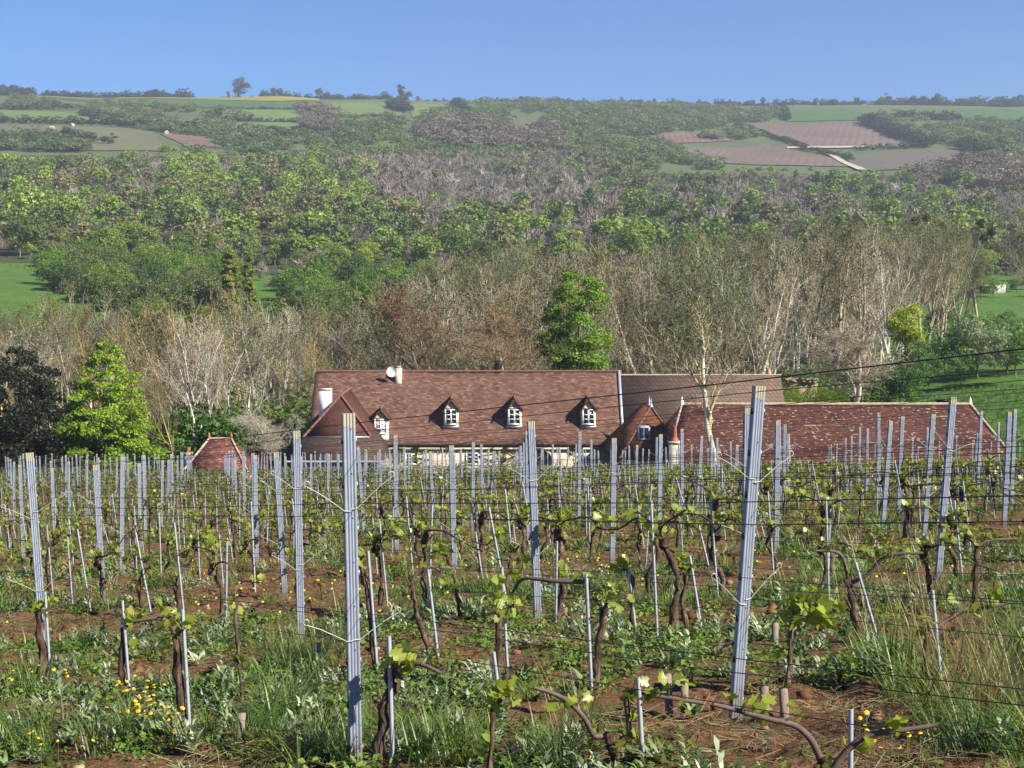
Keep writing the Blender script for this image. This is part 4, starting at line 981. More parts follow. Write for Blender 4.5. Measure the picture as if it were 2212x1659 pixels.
def wood_kind(X, Y, px, py):
    """what grows here: probability of a bare tree, and which greens"""
    if px < 930: pb = 0.30 + 0.45 * float(sstep(395, 335, py)) * float(sstep(150, 500, px))
    else: pb = 0.42
    if 790 < px < 1350 and py < 480: pb = 0.97
    if px > 1450 and py < 520: pb = 0.80
    n = float(fbm(X / 38, Y / 38, 21, 3)); pb += (n - 0.45) * 1.3
    return pb
r2 = np.random.default_rng(77); pts = []
Y = 338.0
while Y < 900:
    st = 5.4 + Y * 0.0036; Xm = 0.37 * Y
    for X in np.arange(-Xm, Xm, st):
        x = X + r2.uniform(-0.45, 0.45) * st; y = Y + r2.uniform(-0.45, 0.45) * st; pts.append((x, y))
    Y += st
for y0, x0, x1 in ((228, -0.10, 0.10), (240, -0.21, 0.12), (252, -0.32, 0.21), (264, -0.31, 0.3), (276, -0.30, 0.36), (290, -0.30, 0.36), (304, -0.29, 0.36), (318, -0.29, 0.36), (330, -0.30, 0.36)):
    for X in np.arange(x0 * y0, x1 * y0, 5.6):
        q = CX + F * X / y0
        if 545 < q < 640 and y0 < 300: continue
        if q < 250 and y0 < 300 - 0.30 * (q - 60): continue
        pts.append((X + r2.uniform(-2.5, 2.5), y0 + r2.uniform(-6, 6)))
pts = np.array(pts); pz = gz(pts[:, 0], pts[:, 1])
sel = []
for (x, y), z in zip(pts, pz):
    px, py = proj((x, y, z))
    if px < -60 or px > 2270: continue
    if px < 110 and y < 335: continue                       # meadow stays open
    if py < 332 and px < 880: continue
    if px > 1380 and py < 372: continue
    if 880 <= px <= 1380 and py < 312: continue
    if fbm(x / 14, y / 14, 31, 2) < 0.20: continue
    sel.append((x, y, float(z), px, py))
sel.sort(key=lambda s: s[1])
cnt = {"wood_tree": 0, "leafless_wood_tree": 0}
rest = {k: [] for k in ("pos", "sc", "rz", "which", "col")}
def zone(px): return "at the feet of the green slope" if px < 650 else ("on the slope above the farmhouse" if px < 1400 else "on the slope above the barn")
for x, y, z, px, py in sel:
    bare = r2.random() < wood_kind(x, y, px, py)
    big = r2.random() < 0.42
    h = (9.2 if big else 5.4) * r2.uniform(0.75, 1.3) * (1.2 if bare else 1.0)
    if big and y < 345: big = False; h *= .6
    top = py - F * h / y
    lim = 330 if px < 330 else (308 if px < 880 else (300 if px < 1380 else 362)); lim += 6 * math.sin(px / 70) + r2.normal(0, 4)
    if top < lim:
        h = (py - lim) * y / F
        if h < 3.5: continue
    if px < 700 and y < 400: h *= 0.9
    if y < 338: h *= 0.68
    if bare:
        k = 5 + int(r2.integers(0, 4)); c = np.array([(0.20, 0.17, 0.135), (0.26, 0.22, 0.18), (0.165, 0.135, 0.105), (0.36, 0.315, 0.265)][int(r2.choice(4, p=(.35, .3, .25, .1)))]) * r2.uniform(0.85, 1.15)
        w = h * r2.uniform(0.95, 1.3)
    else:
        k = int(r2.integers(0, 5)); nn = float(fbm(x / 30, y / 30, 41, 2)); a = np.array([(0.27, 0.36, 0.055), (0.20, 0.29, 0.05), (0.17, 0.225, 0.06), (0.22, 0.215, 0.09), (0.12, 0.175, 0.055), (0.25, 0.22, 0.12)][int(np.clip(int(r2.normal(2.8 if nn < 0.45 else 1.2, 1.6)), 0, 5))])
        if px > 950: a = a * np.array((0.85, 0.88, 0.95))
        c = a * r2.uniform(0.85, 1.15); w = h * r2.uniform(0.95, 1.35)
    nm = "leafless_wood_tree" if bare else "wood_tree"
    if cnt[nm] < (280 if bare else 285) and y < 520:
        cnt[nm] += 1
        lb = ("grey leafless tree " if bare else "green leafy tree ") + zone(px)
        t = thing(nm, lb, "tree", (x, y, z - 0.3), r2.uniform(0, 6.28), lb.replace(" tree", " trees"), (w, w, h))
        o = link("crown", LOWM[k], t); o.color = (*c, 1)
        if not bare: q = link("trunk", TRM, t); q.color = (0.20, 0.17, 0.14, 1)
    else:
        if bare:
            dx, dy = r2.normal(0, 3.5, 2); rest["pos"].append((x + dx, y + dy, float(gz(x + dx, y + dy)) - .3)); rest["sc"].append((w, w, h * r2.uniform(.7, 1.05))); rest["rz"].append(r2.uniform(0, 6.28)); rest["which"].append(5 + int(r2.integers(0, 4))); rest["col"].append(c * r2.uniform(.8, 1.2))
        rest["pos"].append((x, y, z - 0.3)); rest["sc"].append((w, w, h)); rest["rz"].append(r2.uniform(0, 6.28)); rest["which"].append(k); rest["col"].append(c)
mb = MB(); scatter(mb, LOW[:5], rest["pos"], np.array(rest["sc"]), np.array(rest["rz"]), np.array(rest["which"]), np.array(rest["col"]))
kind(mb.obj("far_woodland", LEAF_A), "stuff", "green trees massed together over the far part of the wooded slope")
mb = MB(); scatter(mb, LOW[5:], rest["pos"], np.array(rest["sc"]), np.array(rest["rz"]), np.array(rest["which"]) - 5, np.array(rest["col"]))
kind(mb.obj("far_bare_woodland", BARK_A), "stuff", "brownish purple bare trees massed over the upper wooded slope")

# ------------------------------------------------------------------ far hillside: scrub, hedges, skyline trees
r3 = np.random.default_rng(9)
BUSH = []
for k in range(4):
    r_ = np.random.default_rng(400 + k); C, Rr = clumps(r_, 9, 'dome', 1.0, 1.25); nl = 260; pick = r_.choice(9, nl); u = r_.normal(size=(nl, 3)); u /= np.linalg.norm(u, axis=1, keepdims=True); u[:, 2] = np.abs(u[:, 2])
    mb = MB(); mb.leaves(C[pick] + u * (Rr[pick] * (0.6 + 0.5 * r_.random(nl)))[:, None], 0.062, r_, up=0.5, out=u * 0.7); V, Q, T = mb.arrays(); BUSH.append((V, Q, T, np.repeat(0.75 + 0.5 * r_.random((9, 1)), 3, 1)[pick].repeat(4, 0)))
def inpoly(px, py, P):
    r = False; j = len(P) - 1
    for i in range(len(P)):
        (xi, yi), (xj, yj) = P[i], P[j]
        if (yi > py) != (yj > py) and px < (xj - xi) * (py - yi) / (yj - yi) + xi: r = not r
        j = i
    return r
FG = [(0.11, 0.17, 0.055), (0.14, 0.205, 0.06), (0.17, 0.235, 0.075), (0.095, 0.14, 0.055), (0.20, 0.205, 0.11)]
def scrub(name, polys, dens, hh, cols, label, bare=0.0):
    pos = []; sc = []; rz = []; wh = []; co = []
    for P, n in polys:
        xs = [p[0] for p in P]; ys = [p[1] for p in P]; k = 0; t = 0
        while k < n and t < n * 8:
            t += 1; px, py = r3.uniform(min(xs), max(xs)), r3.uniform(min(ys), max(ys))
            if not inpoly(px, py, P): continue
            if fbm(px / 40, py / 14, 17, 3) < 0.36: continue
            g = ground_fast(px, py)
            if g is None: continue
            k += 1; h = hh * r3.uniform(0.6, 1.5); pos.append(g - np.array([0, 0, 0.3])); sc.append((h * r3.uniform(1.1, 1.8),) * 2 + (h,)); rz.append(r3.uniform(0, 6.28)); wh.append(int(r3.integers(0, 4)))
            co.append(np.array(cols[int(r3.integers(0, len(cols)))]) * r3.uniform(0.8, 1.2))
    mb = MB(); scatter(mb, BUSH, pos, np.array(sc), np.array(rz), np.array(wh), np.array(co))
    return kind(mb.obj(name, LEAF_A), "stuff", label)
_gy = np.exp(np.linspace(math.log(380), math.log(1500), 700))
def ground_fast(px, py):
    d = pixdir(px, py); X = d[0] / d[1] * _gy; below = d[2] / d[1] * _gy < gz(X, _gy)
    if not below.any(): return None
    k = int(np.argmax(below)); return np.array([X[k], _gy[k], float(gz(X[k], _gy[k]))])
scrub("hillside_scrub", [([(1000, 224), (1140, 218), (1640, 236), (1690, 265), (1600, 268), (1430, 300), (1400, 330), (1200, 320), (1120, 285), (890, 262)], 1500),
                         ([(1600, 236), (1700, 240), (1700, 262), (1560, 268)], 90), ([(700, 250), (880, 262), (900, 300), (760, 310), (700, 292)], 170), ([(470, 306), (700, 298), (900, 300), (1100, 300), (1400, 325), (1400, 350), (900, 345), (500, 340)], 420), ([(1380, 308), (1425, 312), (1560, 358), (1560, 368), (1380, 368)], 130)], 1, 5.0, FG, "mixed green scrub covering the far hillside beside the vineyards")
scrub("hillside_scrub", [([(1870, 262), (1990, 252), (2212, 268), (2240, 330), (2150, 352), (2080, 325), (2000, 300)], 420), ([(1500, 300), (1590, 272), (1660, 305), (1640, 311)], 60)], 1, 5.0, FG, "dark green scrub between the far vineyard plots")
scrub("hillside_scrub", [([(165, 240), (220, 222), (480, 240), (545, 258), (480, 268), (560, 290), (690, 296), (500, 305), (380, 290), (250, 274)], 420), ([(0, 296), (90, 292), (200, 318), (170, 330), (0, 330)], 120), ([(0, 212), (80, 214), (170, 236), (0, 238)], 110)], 1, 5.0, FG, "green scrub and thickets among the far pastures")
scrub("bare_scrub", [([(890, 268), (1010, 262), (1190, 285), (1220, 330), (1000, 330), (900, 300)], 330), ([(640, 232), (720, 240), (722, 290), (650, 280)], 60), ([(1900, 372), (2212, 352), (2260, 420), (1950, 400)], 190)], 1, 7.0, [(0.21, 0.165, 0.145), (0.25, 0.20, 0.175), (0.16, 0.13, 0.11)], "grey purple leafless thickets on the far hillside")
def far_hedge(P, h, col, label, step=2.6):
    pos = []
    for (x0, y0), (x1, y1) in zip(P[:-1], P[1:]):
        a, b = ground_fast(x0, y0), ground_fast(x1, y1)
        if a is None or b is None: continue
        n = max(2, int(np.linalg.norm((b - a)[:2]) / step))
        for k in range(n):
            p = a + (b - a) * k / n; p = p[:2] + r3.normal(0, 0.7, 2); pos.append((p[0], p[1], float(gz(p[0], p[1])) - 0.4))
    n = len(pos); hh = h * r3.uniform(0.7, 1.35, n)
    mb = MB(); scatter(mb, BUSH, pos, np.stack([hh * 1.2, hh * 1.2, hh], 1), r3.uniform(0, 6.28, n), r3.integers(0, 4, n), np.array(col)[None] * r3.uniform(0.75, 1.25, (n, 1)))
    return tag(mb.obj("field_hedge", LEAF_A), label, "hedge")
DK = (0.042, 0.07, 0.03)
for P, h, lb in [([(0, 239), (70, 238), (170, 236)], 5, "dark hedge above the yellowish pasture"), ([(0, 266), (130, 269), (260, 274), (420, 283)], 6, "long dark hedge above the dry meadow with bales"),
                 ([(300, 229), (480, 236), (640, 238.5)], 3, "thin dark hedge under the wheat field"), ([(650, 266), (560, 264), (480, 262)], 4, "purple grey hedge between two pale pastures"),
                 ([(520, 284), (600, 291), (690, 296), (760, 298)], 6, "dark hedge below the lower pale pasture"), ([(985, 226), (995, 240), (1010, 255)], 7, "sharp dark hedge ending the flowering pasture"),
                 ([(720, 252), (800, 253), (880, 256)], 3, "thin hedge below the pasture with yellow flowers"), ([(845, 232), (880, 244)], 8, "thick dark hedge crossing the flowering pasture"),
                 ([(180, 250), (225, 258), (268, 270)], 6, "dark hedge at the tip of the yellowish pasture"), ([(1690, 238), (1700, 262)], 5, "hedge beside the green pasture above the pink vineyard"),
                 ([(1870, 266), (1930, 292), (2010, 320)], 8, "dark hedge along the edge of the big pink vineyard"), ([(1850, 326), (1950, 322), (2010, 320)], 4, "low hedge under the big pink vineyard"),
                 ([(2085, 322), (2130, 338), (2165, 350)], 8, "dark hedge along the edge of the grey vineyard"), ([(1590, 270), (1660, 296), (1740, 325), (1850, 348)], 3.5, "dark hedge between the pink vineyard and the lower slope"),
                 ([(1890, 262), (2000, 258), (2080, 262)], 7, "thicket under the green skyline pasture"), ([(140, 296), (200, 312)], 6, "dark thicket on the dry meadow"), ([(232, 312), (246, 312)], 6, "single dark bush clump on the dry meadow")]:
    far_hedge(P, h, DK, lb)
def sky_base(px, back=1505.0): x = (px - CX) / F * back; return (x, back, float(gz(x, back)))
# hedgerows and trees along the crest
for a, b, h, lb in [(-20, 80, 12, "dark wooded hedgerow on the skyline above the yellow field"), (100, 330, 8, "long even hedgerow along the skyline beyond the yellow field"), (330, 420, 9, "bushy hedgerow end on the skyline before the lone oak"),
                    (430, 570, 3, "low skyline hedge around the lone oak"), (570, 640, 8, "short skyline hedgerow after the lone oak"), (640, 880, 8, "skyline hedgerow above the flowering pastures"), (880, 1060, 4, "low thin skyline hedge in the middle of the crest"),
                    (1060, 1260, 6, "green skyline hedgerow above the scrub slope"), (1260, 1500, 4.5, "low ragged skyline hedgerow above the scrub slope"), (1500, 1700, 7, "skyline hedgerow above the big pink vineyard"), (1700, 1900, 8, "dense skyline hedgerow above the green pasture"), (1900, 2240, 11, "tall dark skyline hedgerow above the last pasture")]:
    n = int((b - a) / 1.5); px = r3.uniform(a, b, n); bk = 1512 + r3.uniform(-10, 25, n); X = (px - CX) / F * bk; hh = h * r3.uniform(0.5, 1.25, n) * (0.75 + 0.6 * fbm(px / 25, px * 0, 3, 2))
    mb = MB(); scatter(mb, BUSH, np.stack([X, bk, gz(X, bk) - 0.6], 1), np.stack([hh * 0.9, hh * 0.9, hh], 1), r3.uniform(0, 6.28, n), r3.integers(0, 4, n), np.array([(0.045, 0.07, 0.04)]) * r3.uniform(0.7, 1.3, (n, 1)))
    tag(mb.obj("skyline_hedge", LEAF_A), lb, "hedgerow")
def far_tree(name, px, h, w, k, c, lb, back=1508, group=None):
    x, y, z = sky_base(px, back); t = thing(name, lb, "tree", (x, y, z - 0.5), px, group, (w, w, h))
    o = link("crown", LOWM[k], t); o.color = (*c, 1); q = link("trunk", TRM, t); q.color = (0.16, 0.13, 0.11, 1)
far_tree("lone_oak", 525, 22, 27, 0, (0.10, 0.11, 0.06), "big round lone oak standing clear on the skyline")
far_tree("lone_oak", 503, 18, 19, 6, (0.17, 0.14, 0.13), "leafless purplish tree leaning against the lone skyline oak")
for i, (px, h) in enumerate([(45, 9), (62, 10), (115, 8), (160, 7), (180, 8), (205, 7.5), (248, 8), (262, 7), (310, 9), (345, 11), (362, 9), (575, 9), (597, 11), (612, 10), (695, 13), (712, 9), (770, 8), (815, 9), (868, 17), (885, 11), (905, 6), (960, 5), (1040, 6), (1075, 6), (1125, 8), (1205, 6),
                             (1340, 7), (1410, 6), (1450, 7), (1620, 8), (1642, 10), (1700, 8), (1755, 9), (1800, 7), (1842, 10), (1900, 9), (1960, 12), (1985, 10), (2010, 11), (2060, 9), (2105, 10), (2165, 16), (2190, 14), (2208, 13)]):
    if h >= 13: lb = {695: "tall bushy tree on the skyline above the purple wood", 868: "tall domed tree on the skyline above the flowering pastures", 2165: "purplish leafless tree on the skyline above the last pasture", 2190: "round dark tree in the skyline clump beyond the last pasture", 2208: "outermost tree of the skyline clump beyond the last pasture"}[px]; gp = None
    else: lb = "small round tree standing in the skyline hedgerow"; gp = "small skyline trees"
    far_tree("skyline_tree", px, h * 1.05, h * 0.95, 6 if px in (1700, 2165, 815) else i % 5, (0.17, 0.13, 0.12) if px in (1700, 2165, 815) else (0.06 + 0.02 * (i % 3), 0.085 + 0.02 * (i % 3), 0.045), lb, group=gp)
for px, py, h, w, k, c, lb in ((665, 278, 20, 17, 6, (0.19, 0.15, 0.14), "purplish bare tree clump at the end of the pale pastures"), (690, 284, 21, 19, 7, (0.18, 0.145, 0.13), "tallest purplish bare tree beside the pale pastures"), (712, 282, 17, 16, 5, (0.20, 0.155, 0.14), "lower purplish bare tree beside the scrub"),
                               (472, 262, 11, 9, 1, (0.07, 0.12, 0.04), "round green tree at the tip of the scrub between pastures"), (65, 320, 10, 9, 2, (0.10, 0.12, 0.05), "olive tree clump below the dry meadow"), (1160, 322, 9, 9, 0, (0.06, 0.16, 0.03), "bright green tree at the top edge of the wood")):
    g = ground_fast(px, py); t = thing("hillside_tree", lb, "tree", tuple(g), px, None, (w, w, h)); o = link("crown", LOWM[k], t); o.color = (*c, 1); q = link("trunk", TRM, t); q.color = (0.2, 0.16, 0.14, 1)
# fence posts along the valley meadow
fp = MB(); fp.box(-0.06, 0.06, -0.06, 0.06, -0.3, 1.25); fme = fp.mesh("meadow_fence_post", WOOD)
for k in range(12):
    a = k / 11; g = ground_at(8 + 165 * a, 571 + 37 * a, 200, 420); o = link("fence_post", fme); o.location = g; tag(o, "thin wooden fence post along the top of the valley meadow", "fence post", "fence posts along the valley meadow")
# ------------------------------------------------------------------ vineyard: posts, spreaders, wires, stakes, vines
def steel_mat():
    m, nt, bs = new_mat("galvanised_steel"); v = coords(nt)
    n1 = noise(nt, v, 14, 4); mp = nd(nt, "ShaderNodeMapping"); mp.inputs['Scale'].default_value = (60, 60, 5); tc = nd(nt, "ShaderNodeTexCoord"); nt.links.new(tc.outputs['Object'], mp.inputs[0])
    n2 = noise(nt, mp.outputs[0], 1, 4, 0.7)
    c = ramp(nt, n1, [(0.3, (0.25, 0.285, 0.35)), (0.7, (0.33, 0.37, 0.44))]); c = mix(nt, ramp(nt, n2, [(0.55, (0, 0, 0)), (0.75, (0.6,) * 3)]), c, (0.27, 0.28, 0.29))
    sp = nd(nt, "ShaderNodeSeparateXYZ"); nt.links.new(tc.outputs['Object'], sp.inputs[0])
    c = mix(nt, ramp(nt, math_(nt, 'ADD', sp.outputs[2], math_(nt, 'MULTIPLY', n1, 0.1)), [(0.0, (0, 0, 0)), (1.0, (1, 1, 1))]), c, c)
    n5 = noise(nt, v, 7, 5, 0.7); low = math_(nt, 'ADD', math_(nt, 'MULTIPLY', sp.outputs[2], -2.2), math_(nt, 'MULTIPLY', n5, 1.6))
    c = mix(nt, ramp(nt, low, [(0.35, (0, 0, 0)), (0.85, (0.75,) * 3)]), c, (0.17, 0.11, 0.07))
    c = mix(nt, ramp(nt, noise(nt, v, 30, 4, 0.7), [(0.66, (0, 0, 0)), (0.72, (0.7,) * 3)]), c, (0.20, 0.12, 0.07))
    top = math_(nt, 'GREATER_THAN', math_(nt, 'ADD', sp.outputs[2], math_(nt, 'MULTIPLY', n1, 0.06)), 1.475)
    c = mix(nt, top, c, (0.42, 0.40, 0.30))
    nt.links.new(c, bs.inputs['Base Color']); bs.inputs['Roughness'].default_value = 0.55; bs.inputs['Metallic'].default_value = 0.35
    return m
STEEL = steel_mat()
STAKE = plain("stake_steel", (0.40, 0.43, 0.48), 0.5, 0.3, var=0.12, scale=9)
WIRE = plain("dark_wire", (0.035, 0.037, 0.045), 0.6, 0.3, var=0.2)
ROD = plain("pale_rod", (0.42, 0.40, 0.36), 0.5, 0.2, var=0.15, scale=20)
VBARK = None
def vbark():
    m, nt, bs = new_mat("vine_bark"); v = coords(nt, (40, 40, 7)); n = noise(nt, v, 1, 5, 0.7); n2 = noise(nt, coords(nt), 9, 3)
    c = ramp(nt, n, [(0.32, (0.02, 0.013, 0.010)), (0.5, (0.085, 0.055, 0.038)), (0.68, (0.24, 0.165, 0.115))])
    c = mix(nt, ramp(nt, n2, [(0.5, (0, 0, 0)), (0.7, (0.4,) * 3)]), c, (0.15, 0.085, 0.05))
    nt.links.new(c, bs.inputs['Base Color']); bs.inputs['Roughness'].default_value = 0.9; bs.inputs['Specular IOR Level'].default_value = 0.15; bump(nt, bs, n, 1.0, 0.012); return m
VBARK = vbark()
CANE = plain("cane_bark", (0.105, 0.072, 0.06), 0.7, var=0.4, scale=30, spec=0.3)
PEG = plain("weathered_wood", (0.21, 0.17, 0.125), 0.9, var=0.35, scale=14, b=0.4, bscale=30)

RVEC, UVEC = np.array([-2.62, 3.96]), np.array([-1.75, -0.32])
PC = np.array([1.09, 6.57]); ROWA = math.atan2(RVEC[1], RVEC[0])
POSTROT = R(17)
def post_mesh(detail, H=1.5):
    mb = MB()
    if detail: pr = [(-.026, 0), (-.0165, 0), (-.0145, .0042), (-.0105, .0042), (-.0085, 0), (-.0035, 0), (-.002, .003), (.002, .003), (.0035, 0), (.0085, 0), (.0105, .0042), (.0145, .0042), (.0165, 0), (.026, 0), (.026, .030), (.019, .030), (.019, .012), (-.019, .012), (-.019, .030), (-.026, .030)]
    else: pr = [(-.026, 0), (-.010, 0), (-.008, .006), (.000, .006), (.002, 0), (.026, 0), (.026, .030), (-.026, .030)]
    n = len(pr); V = [(x, y, -0.3) for x, y in pr] + [(x, y, H) for x, y in pr]
    mb.add(V, [(i, (i + 1) % n, (i + 1) % n + n, i + n) for i in range(n)]); mb.ngon([(x, y, H) for x, y in pr])
    if detail:
        for k in range(8):
            z = 0.14 + k * 0.185
            mb.ngon([(0.0065 + .0028 * math.cos(a), -0.0008, z + .0034 * math.sin(a)) for a in np.arange(6) * math.pi / 3], 1)
            for s in (-1, 1): mb.box(s * .0285 - .0028, s * .0285 + .0028, 0.001, 0.018, z - .06, z - .035, 1 if s < 0 else 0); mb.box(s * .031 - .0016, s * .031 + .0016, 0.001, 0.018, z - .06, z - .05, 1)
    return mb.mesh("vineyard_post", [STEEL, BLACK])
PM_HI, PM_LO = post_mesh(True), post_mesh(False)
def spreader_mesh(s):
    mb = MB(); P = [(s * .027, -.004, 0), (s * .075, -.006, .036), (s * .135, -.008, .078), (s * .185, -.010, .105)]
    mb.path(P, 0.0020, 5); mb.path([(s * (.185 + .012 * math.sin(a)), -.010, .105 + .012 - .012 * math.cos(a)) for a in np.linspace(0.3, 5.0, 8)], 0.0022, 5)
    mb.tubes([(s * .027, -.004, 0)], [(0, -.0045, -0.001)], .003, .003, 4)
    return mb.mesh("spreader", ROD)
SPM = {s: spreader_mesh(s) for s in (-1, 1)}
posts = []
def add_post(x, y, lab, group=None, H=1.5, lx=0.0, ly=0.0, hi=True, spread=True):
    p = link("vineyard_post", PM_HI if hi else PM_LO); p.location = (x, y, float(gz0(x, y)) - 0.01); p.scale = (1, 1, H / 1.5)
    p.rotation_euler = (ly, lx, POSTROT + prng.normal(0, 0.06)); tag(p, lab, "vineyard post", group); posts.append((x, y))
    if spread:
        for z in (0.54, 1.08):
            for s in (-1, 1):
                if spread == 1 or prng.random() < 0.75: o = link("wire_spreader", SPM[s], p); o.location = (0, 0, z + prng.normal(0, 0.02)); o.rotation_euler = (0, prng.normal(0, 0.12), 0)
    return p
prng = np.random.default_rng(31)
MAN = [ # top x, y ; foot x ; distance ; label
    (754, 888, 762, 6.02, "tall upright grey steel post crossing the dark hip roofed wing, its holed face close up"),
    (1642, 828, 1601, 6.57, "big leaning steel post rising highest, before the barn roof"),
    (1617, 876, 1617, 11.2, "steel post standing just behind the big leaning post, partly hidden by it"),
    (641, 928, 643, 10.5, "straight steel post just in front of the dark wing's outer roof edge"),
    (64, 975, 80, 9.9, "thick steel post below the blackish evergreen with a vine against its foot"),
    (1148, 907, 1164, 10.8, "steel post reaching up to the archway of the cream wall"),
    (2064, 855, 2040, 11.8, "leaning steel post that crosses the far end of the barn ridge"),
    (206, 1001, 211, 14.1, "steel post under the bright green conical tree"),
    (975, 960, 981, 15.5, "steel post whose top touches the farmhouse gutter below a dormer"),
    (1328, 945, 1326, 15.7, "steel post standing before the shaded side of the orange porch"),
    (596, 974, 609, 14.4, "steel post between the crimson bush and the dark wing, ending a row of posts"),
    (2182, 888, 2181, 17.4, "steel post beyond the barn's far hip against green meadow"),
    (1929, 908, 1916, 18.1, "slim steel post in the middle of the lichen spotted barn roof, tilted a little"),
]
for tx, ty, fx, Y, lb in MAN:
    x = (fx - CX) / F * Y; z0 = float(gz0(x, Y)); top = at(tx, ty, Y); H = top[2] - z0
    add_post(x, Y, lb, None, float(np.clip(H, 1.3, 1.75)), math.atan((top[0] - x) / H), prng.normal(0, 0.01), True, 1)
lat = []
for j in range(-26, 60):
    for i in range(-12, 45):
        p = PC + i * RVEC + j * UVEC
        if not (7.0 < p[1] < 86): continue
        px = CX + F * p[0] / p[1]
        if px < -40 or px > 2250: continue
        if any((p[0] - a) ** 2 + (p[1] - b) ** 2 < 0.9 for a, b in posts[:len(MAN)]): continue
        lat.append((p[1], p[0], px))
lat.sort()
def post_label(Y, px):
    w = "below the barn roof" if px > 1440 else ("below the cream farmhouse wall" if px > 830 else ("below the garden pavilion and dark wing" if px > 395 else "below the bright green tree and garden hedge"))
    d = "mid sized grey steel post among the vines " if Y < 26 else ("small grey steel post in the middle rows " if Y < 48 else "thin distant steel post in the last rows ")
    return d + w
rest_p = MB(); nlo = 0; V_, Q_, T_ = None, None, None
for Y, X, px in lat:
    x, y = X + prng.normal(0, 0.035), Y + prng.normal(0, 0.10); H = 1.5 + prng.normal(0, 0.06)
    if len(posts) < 298:
        lb = post_label(Y, px)
        add_post(x, y, lb, lb.replace("post", "posts", 1), H, prng.normal(0, 0.022), prng.normal(0, 0.02), Y < 30, 2 if Y < 42 else False)
    else:
        z = float(gz0(x, y)); a = prng.normal(0, 0.02); P = np.array([(-.026, 0), (.026, 0), (.026, .03), (-.026, .03)])
        rest_p.add([(x + q[0] + (a * h), y + q[1], z + h) for h in (-.2, H) for q in P], [(0, 1, 5, 4), (1, 2, 6, 5), (2, 3, 7, 6), (3, 0, 4, 7), (4, 5, 6, 7)]); nlo += 1
if nlo: kind(rest_p.obj("far_vineyard_posts", STEEL), "stuff", "thin steel posts of the last vine rows before the house")

# wires: one object per wire along each row
wrng = np.random.default_rng(3)
for j in range(-26, 60):
    pts_ = []
    for i in np.arange(-12, 45, 1.0):
        p = PC + i * RVEC + j * UVEC
        if p[1] < (0.6 if j <= 1 else 5.6) or p[1] > 86.5: continue
        if abs(p[0] / max(p[1], 0.1)) > 0.62 + 2.5 / max(p[1], .3): continue
        pts_.append((i, p))
    if len(pts_) < 2: continue
    vis = [p[1] for _, p in pts_ if abs(p[0] / p[1]) < 0.36]
    if not vis: continue
    ymin = min(vis)
    hs = [(1.47, 0), (1.10, .10), (1.06, -.10), (.64, .10), (.60, -.10), (.50, 0)] if ymin < 22 else ([(1.45, 0), (1.08, 0), (.55, 0)] if ymin < 48 else [(1.10, 0)])
    for h, off in hs:
        P = []
        nrm = np.array([-RVEC[1], RVEC[0]]) / np.linalg.norm(RVEC)
        hh = h + wrng.normal(0, 0.012)
        for (i, p), nx in zip(pts_, pts_[1:] + [None]):
            q = p + nrm * off; P.append((q[0], q[1], float(gz0(*q)) + hh + wrng.normal(0, .008)))
            if nx is not None:
                m = (p + nx[1]) / 2 + nrm * off * 1.1; a = float(gz0(*(p + nrm * off))); b = float(gz0(*(nx[1] + nrm * off)))
                P.append((m[0], m[1], (a + b) / 2 + hh - abs(wrng.normal(0.018, .012))))
        mb = MB(); mb.path(P, 0.0016 if h != 1.47 else 0.0019, 4)
        where = "near" if ymin < 9 else ("among the first rows" if ymin < 22 else "among the middle rows" if ymin < 48 else "in the last rows by the house")
        what = {1.47: "top trellis wire strung over the post tops", 1.45: "top trellis wire over the post tops"}.get(h, "trellis wire strung at chest height" if h > 1 else "lower trellis wire strung along the vine canes")
        lb = "thin dark " + what + (" close to the viewer" if where == "near" else " " + where)
        tag(mb.obj("trellis_wire", WIRE), lb, "wire", lb.replace("thin dark ", "dark ") + "s")

# grapevine leaf: five-lobed, folded along the midrib
LEAFP = np.array([(0, -.12, 0), (.30, -.30, .05), (.52, -.02, .10), (.40, .22, .07), (.50, .48, .10), (.22, .50, .04), (0, .85, .0), (-.22, .50, .04), (-.50, .48, .10), (-.40, .22, .07), (-.52, -.02, .10), (-.30, -.30, .05), (0, .2, -.03)])
LEAFT = np.array([(12, i, i + 1) for i in range(11)] + [(12, 11, 0)])
def add_leaves(mb, C, size, rng, m=0, col=None):
    C = np.asarray(C, float); n = len(C)
    if not n: return
    a = rng.normal(0, 1, (n, 3)); a[:, 2] = np.abs(a[:, 2]) * 0.7 + 0.2; a /= np.linalg.norm(a, axis=1, keepdims=True)
    r = rng.normal(size=(n, 3)); r[:, 2] += 0.4; u = np.cross(a, r); u /= np.linalg.norm(u, axis=1, keepdims=True); w = np.cross(a, u)
    sz = np.broadcast_to(np.asarray(size, float), (n,)) * rng.uniform(0.55, 1.25, n)
    cup = rng.uniform(-0.5, 2.5, n)
    V = C[:, None] + sz[:, None, None] * (LEAFP[None, :, 0:1] * u[:, None] + LEAFP[None, :, 1:2] * w[:, None] + (LEAFP[:, 2][None] * cup[:, None])[..., None] * a[:, None])
    T = LEAFT[None] + (np.arange(n) * 13)[:, None, None]
    c = None if col is None else np.repeat(np.broadcast_to(np.asarray(col, float), (n, 3)), 13, 0)
    mb.add(V.reshape(-1, 3), None, T.reshape(-1, 3), m=m, col=c)
